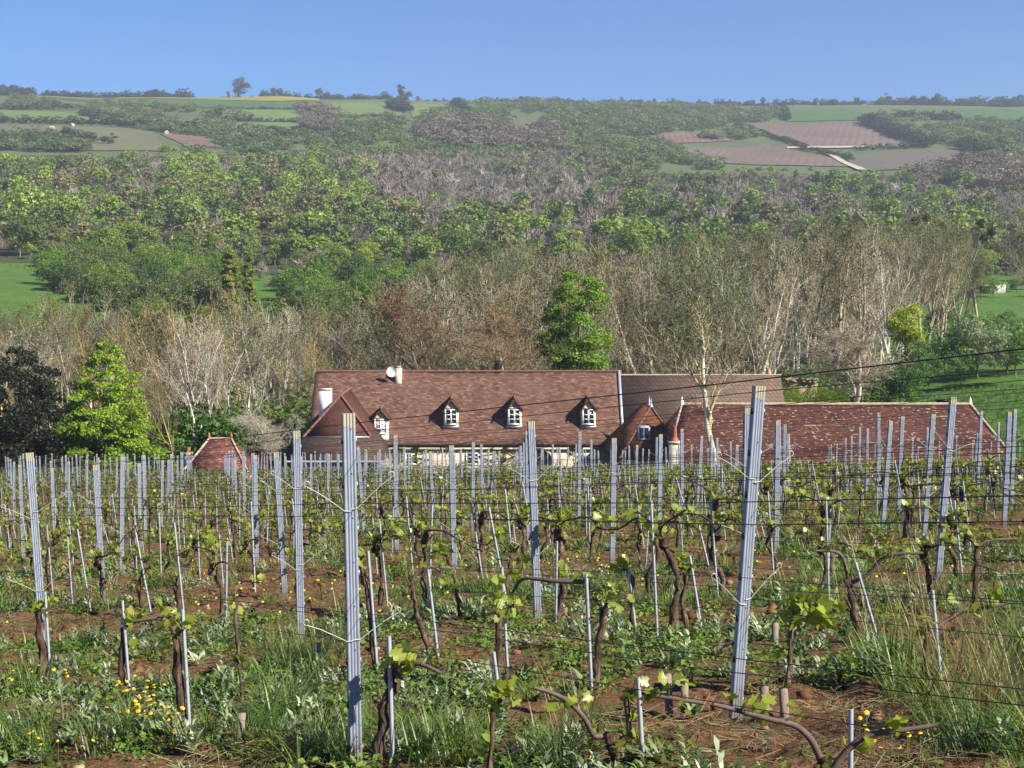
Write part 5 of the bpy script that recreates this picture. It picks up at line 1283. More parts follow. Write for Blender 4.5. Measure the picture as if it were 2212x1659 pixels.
def smooth_path(P, k=4):
    P = np.asarray(P, float)
    if len(P) < 3: return np.array([P[0] + (P[-1] - P[0]) * t for t in np.linspace(0, 1, k + 1)])
    Q = np.vstack([2 * P[0] - P[1], P, 2 * P[-1] - P[-2]]); out = []
    for i in range(1, len(Q) - 2):
        for t in np.arange(k) / k:
            a, b, c, d = Q[i - 1], Q[i], Q[i + 1], Q[i + 2]
            out.append(0.5 * ((2 * b) + (-a + c) * t + (2 * a - 5 * b + 4 * c - d) * t * t + (-a + 3 * b - 3 * c + d) * t ** 3))
    out.append(P[-1]); return np.array(out)
def gnarly(mb, P, r0, r1, rng, n=8, m=0):
    P = smooth_path(P, 5); K = len(P); t = np.linspace(0, 1, K)
    r = (r0 * (1 - t) + r1 * t) * (1 + 0.18 * rng.normal(size=K)); r[0] *= 1.25
    P = P + rng.normal(0, r0 * 0.24, P.shape); b0 = len(mb.v); mb.path(P, r, n, m)
    mb.v[b0] += rng.normal(0, r0 * 0.16, mb.v[b0].shape)
def shoots_on(P, rng, n, per, spread):
    P = np.asarray(P); C = []; st = []
    for _ in range(n):
        k = rng.integers(max(1, len(P) // 5), len(P)); base = P[k] + (P[k - 1] - P[k]) * rng.random(); d = unit(np.array([rng.normal(0, .5), rng.normal(0, .5), 1.0])); L = spread * rng.uniform(.4, 1.2)
        st.append((base, base + d * L))
        for q in range(per): C.append(base + d * L * (0.35 + 0.75 * rng.random()) + rng.normal(0, 0.028, 3))
    return np.array(C), st
def vine_meshes(seed, near):
    rng = np.random.default_rng(seed); h = rng.uniform(0.44, 0.60); w = lambda s: rng.normal(0, s)
    trP = [(0, 0, -0.08), (w(.03), w(.03), h * .3), (w(.05), w(.05), h * .62), (w(.04), w(.04), h)]
    tr = MB(); gnarly(tr, trP, rng.uniform(.016, .026), .016, rng, 8 if near else 5)
    top = np.array(trP[-1]); gnarly(tr, [top - (0, 0, .04), top + (w(.04), w(.02), .05)], .030, .018, rng, 6 if near else 4)
    ca = MB(); paths = []
    s = 1 if rng.random() < .5 else -1
    P = smooth_path([top, top + (s * .08, w(.02), .05), top + (s * .25, w(.03), .06 + w(.02)), top + (s * .42, w(.03), .02 + w(.03)), top + (s * rng.uniform(.5, .75), w(.03), -.01)], 4); paths.append(P)
    if rng.random() < .75: paths.append(smooth_path([top, top + (-s * .08, w(.03), .10), top + (-s * rng.uniform(.15, .5), w(.04), .12 + w(.05))], 4))
    if rng.random() < .6: paths.append(smooth_path([top, top + (w(.05), w(.05), .14), top + (w(.1), w(.06), rng.uniform(.2, .34))], 4))
    for P in paths: ca.path(P, np.linspace(.0085, .005, len(P)), 6 if near else 4)
    lf = MB(); C, st = shoots_on(np.concatenate(paths), rng, 7 if near else 6, 4 if near else 3, .08)
    C2, st2 = shoots_on(np.array([top, top + (0, 0, .08)]), rng, 3, 3, .10); C = np.vstack([C, C2])
    add_leaves(lf, C, 0.045 if near else 0.050, rng)
    for a, b in st + st2: lf.tubes([a], [b], .0032, .002, 3)
    return tr.mesh("vine_trunk", [VBARK], True), ca.mesh("vine_cane", [CANE], True), lf.mesh("vine_leaves", [VLEAF])
VN = [vine_meshes(600 + k, True) for k in range(7)]; VF = [vine_meshes(700 + k, False) for k in range(6)]
sk_ = MB(); sk_.add([(x, y, z) for z in (-.2, 1.0) for x, y in ((-.0075, 0), (0, -.0075), (.0075, 0), (.004, .003), (0, -.002), (-.004, .003))], [(i, (i + 1) % 6, (i + 1) % 6 + 6, i + 6) for i in range(6)]); sk_.ngon([(x, y, 1.0) for x, y in ((-.0075, 0), (0, -.0075), (.0075, 0), (.004, .003), (0, -.002), (-.004, .003))]); SKM = sk_.mesh("vine_stake", STAKE)
vrng = np.random.default_rng(41)
def stake_px(x0, y0, x1, y1, Y, lb):
    g = np.array([(x1 - CX) / F * Y, Y, 0]); g[2] = float(gz0(g[0], Y)); t = at(x0, y0, Y); b = at(x1, y1, Y); g[0] = b[0]; g[2] = min(b[2], g[2] + .05) if y1 < 1640 else g[2]
    o = link("vine_stake", SKM); o.location = g; d = Vector(t - g); L = d.length; o.rotation_euler = (0, math.atan2(d.x, d.z), 0); o.rotation_euler[0] = 0; o.scale = (1.25, 1.25, L)
    tag(o, lb, "stake")
def vine_px(trunk, canes, lb, r0=.03, nl=7, per=4, ls=.047, Y=None, dy=0.0, extra=()):
    """a vine drawn by the pixels of its trunk (foot first) and canes, built at its own distance"""
    fx, fy = trunk[0]
    g = ground_at(fx, fy, 2.0, 40) if Y is None else np.array([at(fx, fy, Y)[0], Y, at(fx, fy, Y)[2]]); Y = g[1]; rng = np.random.default_rng(int(fx))
    t = thing("grape_vine", lb, "grape vine", tuple(g))
    mk = lambda P, s=0.0: np.array([at(a, b, Y + s * k / max(1, len(P) - 1)) - g for k, (a, b) in enumerate(P)])
    T = mk(trunk); T[0, 2] -= .06
    mb = MB(); gnarly(mb, T, r0 * .8, r0 * .6, rng, 9); mb.obj("trunk", [VBARK], t, True)
    allp = []
    for c in canes:
        P = smooth_path(mk(c, dy), 4); P[:, 1] += np.linspace(0, rng.normal(0, .05), len(P)); allp.append(P)
        mb = MB(); mb.path(P, np.linspace(.013, .008, len(P)), 7); mb.obj("cane", [CANE], t, True)
    lf = MB(); src = np.concatenate(allp) if allp else T[-3:]
    C, st = shoots_on(src, rng, nl, per, .07)
    for (ex, ey, k) in extra: C = np.vstack([C, at(ex, ey, Y) - g + rng.normal(0, .03, (k, 3))])
    add_leaves(lf, C, ls, rng)
    for a, b in st: lf.tubes([a], [b], .0032, .002, 4)
    lf.obj("leaves", [VLEAF], t)
    return Y
y_ = vine_px([(271, 1497), (262, 1440), (268, 1356)], [[(268, 1356), (284, 1343), (305, 1340)]], "short dark vine with its stake close beside it, between two yellow flower patches", .03, 5)
stake_px(264, 1297, 282, 1521, y_ - .02, "short leaning grey stake against the dark vine by the yellow flowers")
y_ = vine_px([(397, 1590), (385, 1450), (379, 1373)], [[(380, 1373), (366, 1345), (340, 1334), (290, 1340)], [(380, 1373), (402, 1352)]], "sturdy brown vine with one cane bending back over the weeds, by a steel stake", .03, 7, extra=((408, 1358, 3),))
stake_px(394, 1316, 411, 1597, y_ - .02, "straight grey stake tied to the sturdy brown vine in the weeds")
vine_px([(525, 1516), (517, 1440), (509, 1350)], [[(509, 1350), (508, 1328), (512, 1310)], [(514, 1420), (503, 1432), (508, 1445)]], "thin young vine shoot rising from tall grass", .014, 4, extra=((510, 1440, 4),))
y_ = vine_px([(89, 1470), (92, 1400), (84, 1318)], [[(86, 1322), (100, 1318), (118, 1305)]], "reddish vine trunk leaning on the thick post below the evergreen", .035, 4, extra=((90, 1310, 4),))
stake_px(97, 1278, 108, 1451, y_, "thin stake beside the reddish trunk and thick post")
y_ = vine_px([(822, 1668), (824, 1580), (840, 1500), (846, 1446)], [[(846, 1448), (856, 1434), (886, 1421), (925, 1426), (957, 1437)], [(846, 1448), (870, 1455), (880, 1448)]], "large gnarled vine just beside the tall upright post, its cane arching away", .034, 4, extra=((840, 1440, 7), (908, 1430, 7)))
stake_px(840, 1374, 849, 1672, y_ - .03, "grey stake close beside the large gnarled vine and tall post")
y_ = vine_px([(941, 1418), (910, 1362), (897, 1310), (889, 1259)], [[(889, 1259), (898, 1241), (920, 1227), (942, 1228), (954, 1240)]], "curved vine trunk with a hooked cane behind the large gnarled vine", .022, 4, extra=((955, 1246, 5), (970, 1258, 3)))
stake_px(924, 1229, 950, 1451, y_, "leaning stake beside the curved hooked vine")
y_ = vine_px([(813, 1448), (803, 1370), (795, 1290), (783, 1237)], [[(783, 1237), (779, 1212), (790, 1195)]], "dark slender vine just beyond the tall upright post", .025, 4)
stake_px(795, 1190, 814, 1437, y_ - .02, "pale leaning stake crossing the dark slender vine by the tall post")
vine_px([(1000, 1340), (985, 1270), (968, 1205)], [[(968, 1205), (950, 1190), (930, 1200)]], "dark crooked vine leaning away from the gutter post", .022, 7)
y_ = vine_px([(1076, 1462), (1077, 1400), (1079, 1337)], [[(1079, 1337), (1092, 1322), (1120, 1300)], [(1079, 1337), (1070, 1315)]], "upright brown vine with two stakes before the arch post", .024, 5, extra=((1072, 1262, 5), (1078, 1300, 4)))
stake_px(1066, 1408, 1083, 1668, y_ - 1.2, "long grey stake close up beside a slim brown cane")
stake_px(1084, 1225, 1096, 1440, y_ + .1, "stake behind the upright brown vine before the arch post")
vine_px([(1056, 1668), (1066, 1540), (1088, 1470), (1108, 1435)], [[(1070, 1530), (1080, 1505), (1088, 1490)]], "slim bending brown vine beside the long close up stake", .016, 4, Y=5.6, extra=((1060, 1515, 4), (1052, 1590, 3)))
y_ = vine_px([(1285, 1488), (1290, 1416), (1304, 1316)], [[(1303, 1318), (1290, 1300), (1280, 1302)], [(1303, 1318), (1312, 1296)], [(1262, 1257), (1200, 1259), (1160, 1258), (1128, 1262), (1107, 1295)]], "stout pale barked vine with leafy head and long level cane reaching the arch post", .03, 5, extra=((1318, 1288, 9), (1342, 1290, 8), (1328, 1270, 4), (1262, 1255, 5)))
stake_px(1266, 1240, 1278, 1491, y_ - .03, "white looking straight stake before the stout pale barked vine")
y_ = vine_px([(1334, 1668), (1331, 1610), (1310, 1590)], [[(1300, 1590), (1282, 1586), (1261, 1546), (1225, 1508), (1190, 1488), (1152, 1475)], [(1361, 1590), (1356, 1540), (1353, 1508), (1366, 1492), (1400, 1498), (1472, 1510), (1520, 1517)]], "low thick vine with two dark arms spreading wide over bare soil", .042, 5, extra=((1308, 1585, 5), (1352, 1588, 5), (1125, 1480, 5), (1406, 1490, 7), (1235, 1520, 4)), Y=5.75)
stake_px(1378, 1462, 1389, 1668, y_ - .03, "blue grey stake beside the low vine with spreading arms")
y_ = vine_px([(1372, 1373), (1366, 1320), (1368, 1250)], [[(1368, 1250), (1352, 1232), (1340, 1240)]], "dark thin vine trunk right behind the pale barked one", .022, 6)
stake_px(1358, 1225, 1374, 1372, y_, "leaning stake behind the pale barked vine")
y_ = vine_px([(1499, 1374), (1477, 1330), (1476, 1290), (1483, 1242)], [[(1483, 1242), (1470, 1226), (1440, 1222)], [(1483, 1242), (1492, 1222)]], "vine with a bowed foot on bare soil, halfway to the big leaning post", .024, 8)
stake_px(1490, 1200, 1519, 1382, y_ - .02, "long leaning stake beside the vine with a bowed foot")
vine_px([(1790, 1760), (1782, 1690), (1773, 1640)], [[(1773, 1640), (1751, 1597), (1722, 1567), (1690, 1553), (1659, 1545), (1600, 1527), (1534, 1508)], [(1782, 1690), (1812, 1640), (1849, 1600), (1890, 1580), (1938, 1573), (2020, 1559)]], "vine cut out of view below with two long thick bare canes spreading apart", .035, 3, Y=4.9, extra=((1590, 1508, 3), (1665, 1530, 5), (1700, 1545, 3), (1850, 1612, 3)))
stake_px(1838, 1532, 1838, 1668, 5.1, "short blue grey stake between the two long bare canes")
y_ = vine_px([(1698, 1484), (1706, 1420), (1708, 1340)], [[(1708, 1345), (1722, 1318), (1750, 1305), (1765, 1308)]], "thin vine with big sunlit leaves beside the big leaning post", .016, 4, ls=.07, extra=((1755, 1310, 6), (1780, 1318, 7), (1790, 1328, 5), (1760, 1330, 4), (1700, 1345, 4)))
y_ = vine_px([(1865, 1392), (1850, 1340), (1838, 1290), (1833, 1250)], [[(1836, 1260), (1870, 1240), (1900, 1205), (1930, 1192), (1985, 1188)], [(1833, 1250), (1820, 1205), (1800, 1190), (1760, 1188)]], "tall forked vine with a high arching cane before the barn posts", .032, 8)
stake_px(1848, 1215, 1895, 1377, y_ - .03, "strongly tilted bright stake beside the tall forked vine")
y_ = vine_px([(2001, 1476), (1999, 1430), (2004, 1361)], [[(2006, 1375), (2025, 1356), (2060, 1335), (2093, 1318), (2140, 1316), (2193, 1305)], [(2002, 1375), (2006, 1350)]], "broken stubby vine with one long rising cane among tall grass", .022, 3, extra=((2080, 1305, 6), (2170, 1305, 5), (1985, 1360, 4)))
stake_px(2014, 1275, 2037, 1524, y_ - .05, "slightly tilted stake in tall grass beside the broken vine")
vine_px([(2110, 1320), (2108, 1240), (2112, 1180)], [[(2112, 1180), (2090, 1160), (2050, 1150)], [(2112, 1180), (2140, 1168), (2200, 1165)]], "dark upright vine with a spreading head below the barn's far corner", .03, 8)
for px0, py0, px1, py1, lb in ((1478, 1470, 1478, 1552, "pale square wooden peg close behind the low spreading vine"), (1447, 1455, 1446, 1549, "shaded wooden peg paired behind the pale square one"), (1653, 1483, 1653, 1537, "grey wooden peg nearer the foot of the big leaning post"), (1692, 1489, 1695, 1549, "greyish square peg beside another near the big leaning post"),
                               (1673, 1345, 1674, 1394, "short wooden peg in weeds behind the thin leafy vine"), (1711, 1343, 1711, 1390, "dim wooden peg at the foot of the thin leafy vine"), (1800, 1221, 1800, 1253, "small square peg before the yellow flowers below the barn"), (1822, 1222, 1823, 1250, "small pale peg beside the tall forked vine"),
                               (283, 1316, 284, 1345, "short grey peg behind the short dark vine"), (46, 1297, 46, 1320, "tiny brown peg in the weeds beyond the thick post"), (686, 1389, 686, 1442, "thin pale peg in the grass just before the straight post"), (516, 1541, 518, 1613, "grey split peg in the tall grass clump")):
    g = ground_at(px1, py1, 2, 30); h = at(px0, py0, g[1])[2] - g[2]; mb = MB(); w = 0.016; mb.box(-w, w, -w * .8, w * .8, -.1, h); o = mb.obj("wooden_peg", PEG); o.location = g; o.rotation_euler = (vrng.normal(0, .05), vrng.normal(0, .05), vrng.uniform(0, .6)); tag(o, lb, "peg")

vl_ = []
for j in range(-26, 60):
    for i in range(-12, 45):
        for f in range(5):
            p = PC + (i + (f + .5) / 5) * RVEC + j * UVEC
            if not (8.4 < p[1] < 85): continue
            px, py = proj((p[0], p[1], float(gz0(*p))))
            if px < -60 or px > 2270 or py > 1375: continue
            if px > 2000 and py > 1300: continue
            vl_.append((p[1], p[0], px))
vl_.sort(); nv = 0
far_tr, far_lf, far_st = MB(), MB(), MB()
FARV = []
for k in range(4):
    r_ = np.random.default_rng(800 + k); h = r_.uniform(.45, .6); tr = MB(); P = np.array([(0, 0, -.1), (r_.normal(0, .05), r_.normal(0, .05), h * .5), (r_.normal(0, .05), 0, h)]); tr.tubes(P[:-1], P[1:], .020, .017, 4)
    s = (-1) ** k; P = np.array([(0, 0, h), (s * .2, 0, h + .05), (s * .45, 0, h + .04), (s * .7, 0, h)]); tr.tubes(P[:-1], P[1:], .010, .008, 3)
    lf = MB(); C = np.stack([r_.uniform(-.45, .8, 15) * s, r_.normal(0, .06, 15), h + .08 + r_.normal(0, .09, 15)], 1); lf.leaves(C, .046, r_, up=.6, asp=.8); FARV.append((tr.arrays(), lf.arrays()))
rp, rw, rr_ = [], [], []
def vine_label(Y, px):
    w = "below the barn roof" if px > 1440 else ("below the cream farmhouse wall" if px > 830 else ("below the dark wing and pavilion" if px > 395 else "below the bright green tree"))
    return ("knotty vine with yellow green shoots in the first rows " if Y < 16 else "small budding vine in the middle rows ") + w
for Y, X, px in vl_:
    if vrng.random() < .05: continue
    x, y = X + vrng.normal(0, .08), Y + vrng.normal(0, .10); z = float(gz0(x, y)); rot = ROWA + (math.pi if vrng.random() < .5 else 0) + vrng.normal(0, .15); s = vrng.uniform(.85, 1.2)
    if nv < 290:
        nv += 1; me = VN[int(vrng.integers(0, 7))] if Y < 19 else VF[int(vrng.integers(0, 6))]; lb = vine_label(Y, px)
        t = thing("grape_vine", lb, "grape vine", (x, y, z), rot, lb.replace("vine", "vines", 1), s)
        link("trunk", me[0], t); link("cane", me[1], t); link("leaves", me[2], t)
        if vrng.random() < .92:
            o = link("vine_stake", SKM); o.location = (x + vrng.normal(0, .06), y - .05, z); o.rotation_euler = (vrng.normal(0, .06), vrng.normal(-.06, .08), 0); o.scale = (1.2, 1.2, vrng.uniform(.6, .95))
            lb = lb.replace("knotty vine with yellow green shoots", "thin stake beside a knotty vine").replace("small budding vine", "thin stake beside a budding vine"); tag(o, lb, "stake", lb.replace("stake", "stakes", 1))
    else:
        rp.append((x, y, z)); rw.append(int(vrng.integers(0, 4))); rr_.append(rot)
        if vrng.random() < .75:
            h = vrng.uniform(.6, .95); far_st.tubes([(x + .1, y, z - .1)], [(x + .1 + vrng.normal(0, .05), y, z + h)], .0085, .0085, 3)
rp = np.array(rp); rw = np.array(rw); rr_ = np.array(rr_); n = len(rp)
scatter(far_tr, [a for a, _ in FARV], rp, np.full(n, 1.05), rr_, rw); scatter(far_lf, [b for _, b in FARV], rp, np.full(n, 1.05), rr_, rw, np.array([(0.17, 0.20, 0.035)]) * vrng.uniform(.7, 1.25, (n, 1)))
kind(far_tr.obj("far_vine_trunks", [VBARK]), "stuff", "dark trunks and canes of the many vines in the far rows")
kind(far_lf.obj("far_vine_leaves", [VLEAF_A]), "stuff", "yellow green young leaves of the many vines in the far rows")
kind(far_st.obj("far_vine_stakes", [STAKE]), "stuff", "thin grey stakes of the many vines in the far rows")
# ------------------------------------------------------------------ weeds, grass, straw, stones, flowers
wr = np.random.default_rng(55)
def blade(mb, base, d, L, w, droop, rng, seg=3):
    """a folded leaf blade that rises and bends over"""
    d = np.array([math.cos(d), math.sin(d), 0.0]); sd = np.array([-d[1], d[0], 0.0]); V = []
    for k in range(seg + 1):
        t = k / seg; p = np.array(base) + d * L * (t * 0.35 + droop * t * t * 0.6) + np.array([0, 0, L * (t * (1 - 0.15 * droop) - droop * 0.45 * t * t)])
        ww = w * (math.sin(math.pi * min(1, 0.18 + 0.82 * t)) if t < 1 else 0.05)
        V += [p - sd * ww, p + sd * ww]
    mb.add(V, [(2 * k, 2 * k + 1, 2 * k + 3, 2 * k + 2) for k in range(seg)])
def proto(fn, k):
    out = []
    for s in range(k): mb = MB(); r_ = np.random.default_rng(900 + s); fn(mb, r_); V, Q, T = mb.arrays(); sh = np.repeat(0.7 + 0.6 * r_.random((len(V) // 2 + 1, 1)), 2, 0)[:len(V)]; out.append((V, Q, T, np.repeat(sh, 3, 1)))
    return out
def rosette(mb, r_):
    for k in range(int(r_.integers(13, 20))): blade(mb, (r_.normal(0, .015), r_.normal(0, .015), 0), r_.uniform(0, 6.28), r_.uniform(.08, .17), r_.uniform(.011, .020), r_.uniform(.3, 1.1), r_)
def leafyweed(mb, r_):
    for s in range(4):
        bx, by = r_.normal(0, .05, 2); h = r_.uniform(.08, .22)
        for k in range(8): blade(mb, (bx + r_.normal(0, .01), by + r_.normal(0, .01), h * k / 8), r_.uniform(0, 6.28), r_.uniform(.05, .10), r_.uniform(.008, .015), r_.uniform(.4, 1.1), r_, 2)
def tuft(mb, r_):
    for k in range(22): blade(mb, (r_.normal(0, .03), r_.normal(0, .03), 0), r_.uniform(0, 6.28), r_.uniform(.12, .30), r_.uniform(.0028, .0045), r_.uniform(.1, .8), r_)
def tall(mb, r_):
    for k in range(34): blade(mb, (r_.normal(0, .05), r_.normal(0, .05), 0), r_.uniform(0, 6.28), r_.uniform(.20, .60), r_.uniform(.003, .0055), r_.uniform(.15, 1.15), r_, 5)
def cress(mb, r_):
    C = np.stack([r_.normal(0, .08, 46), r_.normal(0, .08, 46), r_.uniform(.0, .07, 46)], 1); mb.leaves(C, .016, r_, up=1.2, asp=.7)
def straw(mb, r_):
    n = 30; A = np.stack([r_.normal(0, .10, n), r_.normal(0, .07, n), r_.uniform(.0, .03, n)], 1); a = r_.uniform(0, 6.28, n); L = r_.uniform(.04, .14, n); B = A + np.stack([np.cos(a) * L, np.sin(a) * L, r_.uniform(-.01, .04, n)], 1); mb.tubes(A, B, .0016, .0012, 3)
def seedhead(mb, r_):
    for k in range(16): blade(mb, (r_.normal(0, .06), r_.normal(0, .06), 0), r_.uniform(0, 6.28), r_.uniform(.35, .85), r_.uniform(.0014, .0022), r_.uniform(.0, .45), r_, 4)
PR = {f.__name__: proto(f, 5) for f in (rosette, leafyweed, tuft, tall, cress, straw, seedhead)}
def field(n, Y0, Y1, power=1.0, pad=0.03):
    Y = np.sqrt(wr.uniform(Y0 * Y0, Y1 * Y1, n)); X = wr.uniform(-.346 - pad, .346 + pad, n) * Y; return X, Y
CRESS = leafmat('seedling_leaf', 'ATTR', var=0.3, trans=0.2, rough=0.7, spec=0.15, vscale=5)
def lay(name, kinds, X, Y, s, cols, label, mat=WEED, keep=None, sink=.0):
    if keep is not None: X, Y = X[keep], Y[keep]
    n = len(X); pos = np.stack([X, Y, gz(X, Y) - sink], 1); protos = sum((PR[k] for k in kinds), []); sc = wr.uniform(.65, 1.4, n) * s
    co = np.array(cols)[wr.integers(0, len(cols), n)] * wr.uniform(.75, 1.25, (n, 1)); mb = MB(); scatter(mb, protos, pos, sc, wr.uniform(0, 6.28, n), wr.integers(0, len(protos), n), co)
    return kind(mb.obj(name, mat), "stuff", label)
SAGE = [(.14, .20, .075), (.20, .25, .125), (.10, .155, .05), (.30, .34, .22)]
GRN = [(.10, .185, .03), (.135, .22, .04), (.075, .145, .025)]
def veg(X, Y, lo, hi): return wr.random(len(X)) > sstep(lo, hi, fbm(X * .75, Y * 1.25, 11, 3)) * .97
X, Y = field(3000, 3.6, 15); lay("sage_weeds", ["rosette", "leafyweed"], X, Y, 0.62, SAGE, "grey green leafy weeds growing through the tilled soil", keep=veg(X, Y, .33, .41))
X, Y = field(2300, 3.6, 15); lay("fine_weeds", ["cress"], X, Y, .8, GRN + [(.12, .15, .03)], "small creeping weeds and seedlings between the vines", CRESS, keep=veg(X, Y, .38, .50))
X, Y = field(1500, 3.6, 15); lay("grass_tufts", ["tuft"], X, Y, .8, GRN + [(.12, .16, .035)], "scattered grass tufts among the vines", GRASSB, keep=veg(X, Y, .34, .42) & (fbm(X * 1.1, Y * 1.1, 51, 3) > .44))
X, Y = field(1500, 3.6, 16); lay("dry_straw", ["straw"], X, Y, 1.0, [(.30, .22, .11), (.24, .16, .08), (.36, .28, .16)], "dry straw and old stalks lying on the soil", GRASSB, keep=fbm(X * .9, Y * .9, 61, 3) > .47)
X, Y = field(11000, 15, 40); lay("middle_weeds", ["rosette", "leafyweed", "cress", "tuft"], X, Y, .8, SAGE + GRN + [(.20, .21, .05), (.22, .19, .05), (.26, .20, .08)], "weeds and grass between the middle vine rows", CRESS, keep=veg(X, Y, .40, .54))
X, Y = field(3000, 15, 50); lay("middle_straw", ["straw"], X, Y, 1.4, [(.30, .20, .09), (.26, .16, .07)], "dry straw between the middle vine rows", GRASSB, keep=fbm(X * .5, Y * .5, 61, 3) > .45)
X, Y = field(10000, 40, 87); lay("far_weeds", ["cress", "leafyweed"], X, Y, 1.2, GRN + [(.18, .18, .04), (.22, .18, .05), (.24, .16, .06)], "greenish weeds between the last vine rows", CRESS, keep=fbm(X * .35, Y * .2, 71, 3) > .42)
# tall grass clumps where the photograph shows them
def clump_px(spots, kinds, s, cols, name, label, mat=GRASSB):
    Xs, Ys = [], []
    for px, py, n, sd in spots:
        g = ground_at(px, py, 2, 40); sy = sd * g[1] / F; Xs.append(g[0] + wr.normal(0, sy, n)); Ys.append(g[1] + wr.normal(0, sy * 1.6, n))
    lay(name, kinds, np.concatenate(Xs), np.concatenate(Ys), s, cols, label, mat)
TG = [(.10, .175, .03), (.14, .215, .04), (.06, .12, .03), (.18, .22, .06)]
clump_px([(610, 1440, 16, 40), (680, 1430, 9, 35), (640, 1540, 14, 30), (570, 1600, 11, 40), (690, 1640, 9, 40), (720, 1600, 5, 30), (30, 1610, 16, 45), (60, 1500, 8, 25), (880, 1640, 12, 40), (1000, 1640, 12, 45), (1160, 1640, 14, 50), (940, 1280, 18, 60), (1080, 1290, 16, 50), (1480, 1310, 12, 60), (1700, 1285, 26, 70), (1800, 1265, 20, 60), (1950, 1300, 20, 60)], ["tall", "tuft", "tuft"], .55, TG, "tall_grass", "long green grass standing in clumps between the vines")
clump_px([(2140, 1620, 26, 60), (2060, 1580, 12, 60), (2180, 1520, 22, 50), (2120, 1460, 16, 60), (2200, 1420, 18, 40), (2040, 1650, 8, 50), (2170, 1350, 14, 50), (1960, 1500, 8, 40), (1900, 1440, 6, 50)], ["tall", "tuft", "tuft"], .62, TG, "rank_grass", "rank tall grass crowding the corner by the broken vine")
clump_px([(2150, 1560, 9, 45), (2120, 1500, 4, 30), (2100, 1590, 3, 30), (1880, 1380, 4, 40), (2020, 1390, 4, 40), (1250, 1600, 3, 30)], ["seedhead"], .8, [(.30, .23, .12), (.24, .17, .08)], "dry_grass", "dry straw coloured grass stalks standing in the rank grass")
# yellow flowers
def flowers():
    mb = MB(); st = MB(); n_ = 0
    for px, py, n, sx, sy in [(320, 1555, 26, 26, 16), (300, 1520, 14, 30, 14), (275, 1490, 8, 20, 10), (95, 1462, 9, 22, 8), (40, 1480, 3, 10, 8), (385, 1575, 6, 16, 10), (150, 1640, 4, 40, 8), (30, 1640, 4, 22, 20), (1880, 1620, 8, 30, 14), (1930, 1640, 6, 30, 10), (345, 1500, 5, 25, 10)]:
        g = ground_at(px, min(py + 25, 1655), 2, 40)
        for _ in range(n):
            x = g[0] + wr.normal(0, sx) * g[1] / F; y = g[1] + wr.normal(0, sy) * g[1] / F * 3; z = float(gz(x, y)); h = wr.uniform(.06, .16); r = wr.uniform(.008, .013); q = np.array([x, y, z + h])
            a = np.arange(8) * math.pi / 4; tl = unit(np.array([wr.normal(0, .3), wr.normal(-.3, .3), 1])); u = unit(np.cross(tl, (1, .1, 0))); w = np.cross(tl, u)
            V = [q + tl * .006] + [q + r * (math.cos(t) * u + math.sin(t) * w) for t in a]; mb.add(V, None, [(0, i + 1, (i + 1) % 8 + 1) for i in range(8)]); V2 = [q - tl * .012] + V[1:]; mb.add(V2, None, [(0, (i + 1) % 8 + 1, i + 1) for i in range(8)])
            st.tubes([(x, y, z - .01)], [q - tl * .008], .0016, .0014, 3)
    for _ in range(130):        # small ones through the middle rows
        c = [(600, 1310), (450, 1290), (1150, 1240), (700, 1280), (1700, 1240), (1850, 1235), (960, 1235), (400, 1235), (120, 1220), (1350, 1215)][int(wr.integers(0, 10))]
        g = ground_at(c[0], c[1], 5, 60); x = g[0] + wr.normal(0, 1.0); y = g[1] + wr.normal(0, 1.0); q = np.array([x, y, float(gz(x, y)) + wr.uniform(.04, .12)]); a = np.arange(5) * 1.2566; r = .011
        mb.add([q + (0, 0, .006)] + [q + r * np.array((math.cos(t), math.sin(t) * .6, math.sin(t) * .8)) for t in a], None, [(0, i + 1, (i + 1) % 5 + 1) for i in range(5)])
    m, nt, bs = new_mat("yellow_petals"); bs.inputs['Base Color'].default_value = (.62, .42, .015, 1); bs.inputs['Roughness'].default_value = .6
    o = mb.obj("dandelion_flowers", m); kind(o, "stuff", "yellow dandelion like flowers dotted through the weeds")
    m2 = plain("flower_stalk", (.10, .15, .04), .7); kind(st.obj("flower_stalks", m2), "stuff", "thin stalks carrying the yellow flowers")
flowers()
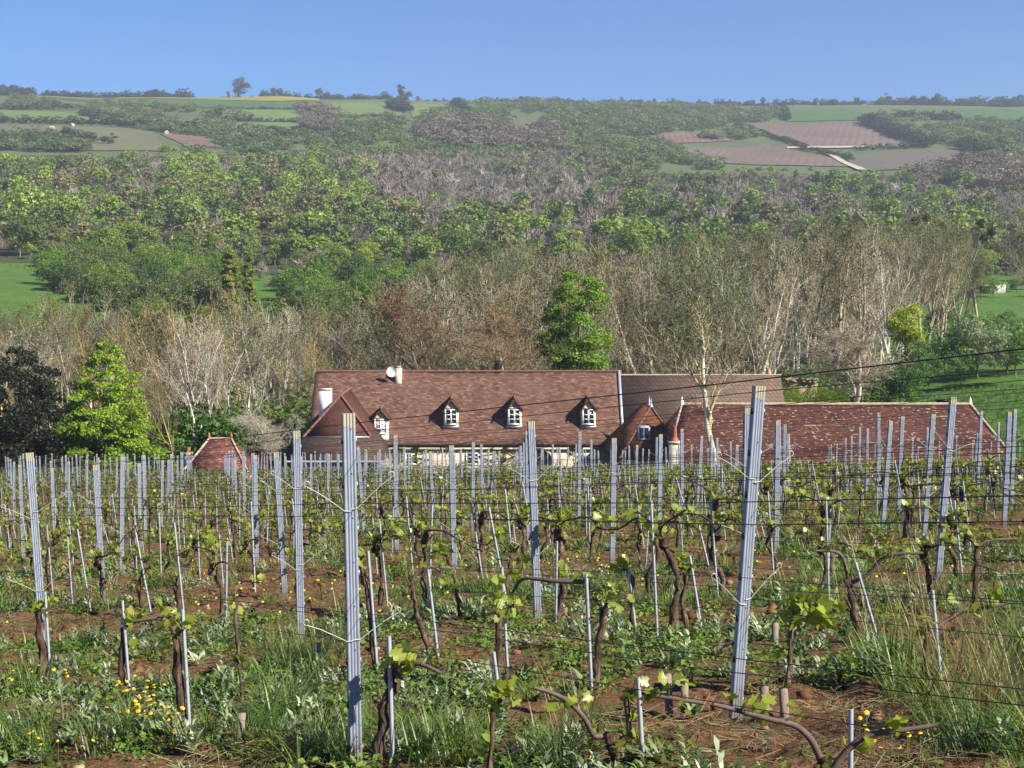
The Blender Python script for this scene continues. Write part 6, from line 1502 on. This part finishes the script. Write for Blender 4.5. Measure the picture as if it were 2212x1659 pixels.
# stones and clods
sb = MB(); n = 1500; X, Y = field(n, 3.4, 17); ok = soilmask(X, Y) > .25; X, Y = X[ok], Y[ok]
ico = np.array([(0, 0, 1), (.89, 0, .45), (.28, .85, .45), (-.72, .53, .45), (-.72, -.53, .45), (.28, -.85, .45), (.72, .53, -.45), (-.28, .85, -.45), (-.89, 0, -.45), (-.28, -.85, -.45), (.72, -.53, -.45), (0, 0, -1)])
icf = np.array([(0, 1, 2), (0, 2, 3), (0, 3, 4), (0, 4, 5), (0, 5, 1), (1, 6, 2), (2, 7, 3), (3, 8, 4), (4, 9, 5), (5, 10, 1), (6, 7, 2), (7, 8, 3), (8, 9, 4), (9, 10, 5), (10, 6, 1), (11, 7, 6), (11, 8, 7), (11, 9, 8), (11, 10, 9), (11, 6, 10)])
sp_ = [(ico * (1 + .3 * np.random.default_rng(k).normal(size=(12, 1))) * np.array([1, .8, .6]), None, icf) for k in range(6)]
m = len(X); s = wr.uniform(.012, .045, m) * np.where(wr.random(m) < .06, 1.8, 1); cs = np.array([(.12, .055, .028), (.16, .075, .038), (.09, .042, .022), (.34, .24, .15), (.22, .13, .07)])[wr.choice(5, m, p=(.34, .3, .2, .06, .10))] * wr.uniform(.8, 1.2, (m, 1))
scatter(sb, sp_, np.stack([X, Y, gz(X, Y) + .004], 1), s, wr.uniform(0, 6.28, m), wr.integers(0, 6, m), cs)
kind(sb.obj("soil_clods", objcol("clods", attr=True, scale=25)), "stuff", "loose clods and pale stones lying on the tilled soil")
# meadow grass blades along the sloping green meadow behind the barn
X, Y = wr.uniform(26, 52, 2600), wr.uniform(100, 150, 2600); k_ = (np.abs(X / Y) < .37)
lay("meadow_tussocks", ["tuft"], X, Y, 2.2, [(.075, .16, .02), (.10, .19, .03)], "long grass of the sloping meadow behind the barn", GRASSB, keep=k_)

# ------------------------------------------------------------------ the air between here and the hills
hzm, nt, bs = new_mat("haze_air"); nt.nodes.clear()
pv = nt.nodes.new("ShaderNodeVolumePrincipled"); pv.inputs['Color'].default_value = (.80, .88, 1, 1); pv.inputs['Density'].default_value = 0.00021; pv.inputs['Anisotropy'].default_value = 0.2
mo = nt.nodes.new("ShaderNodeOutputMaterial"); nt.links.new(pv.outputs[0], mo.inputs['Volume'])
hb_ = MB(); hb_.box(-1600, 1600, -30, 1700, -40, 230); ho = hb_.obj("haze", hzm); kind(ho, "stuff", "thin bluish air over the valley")
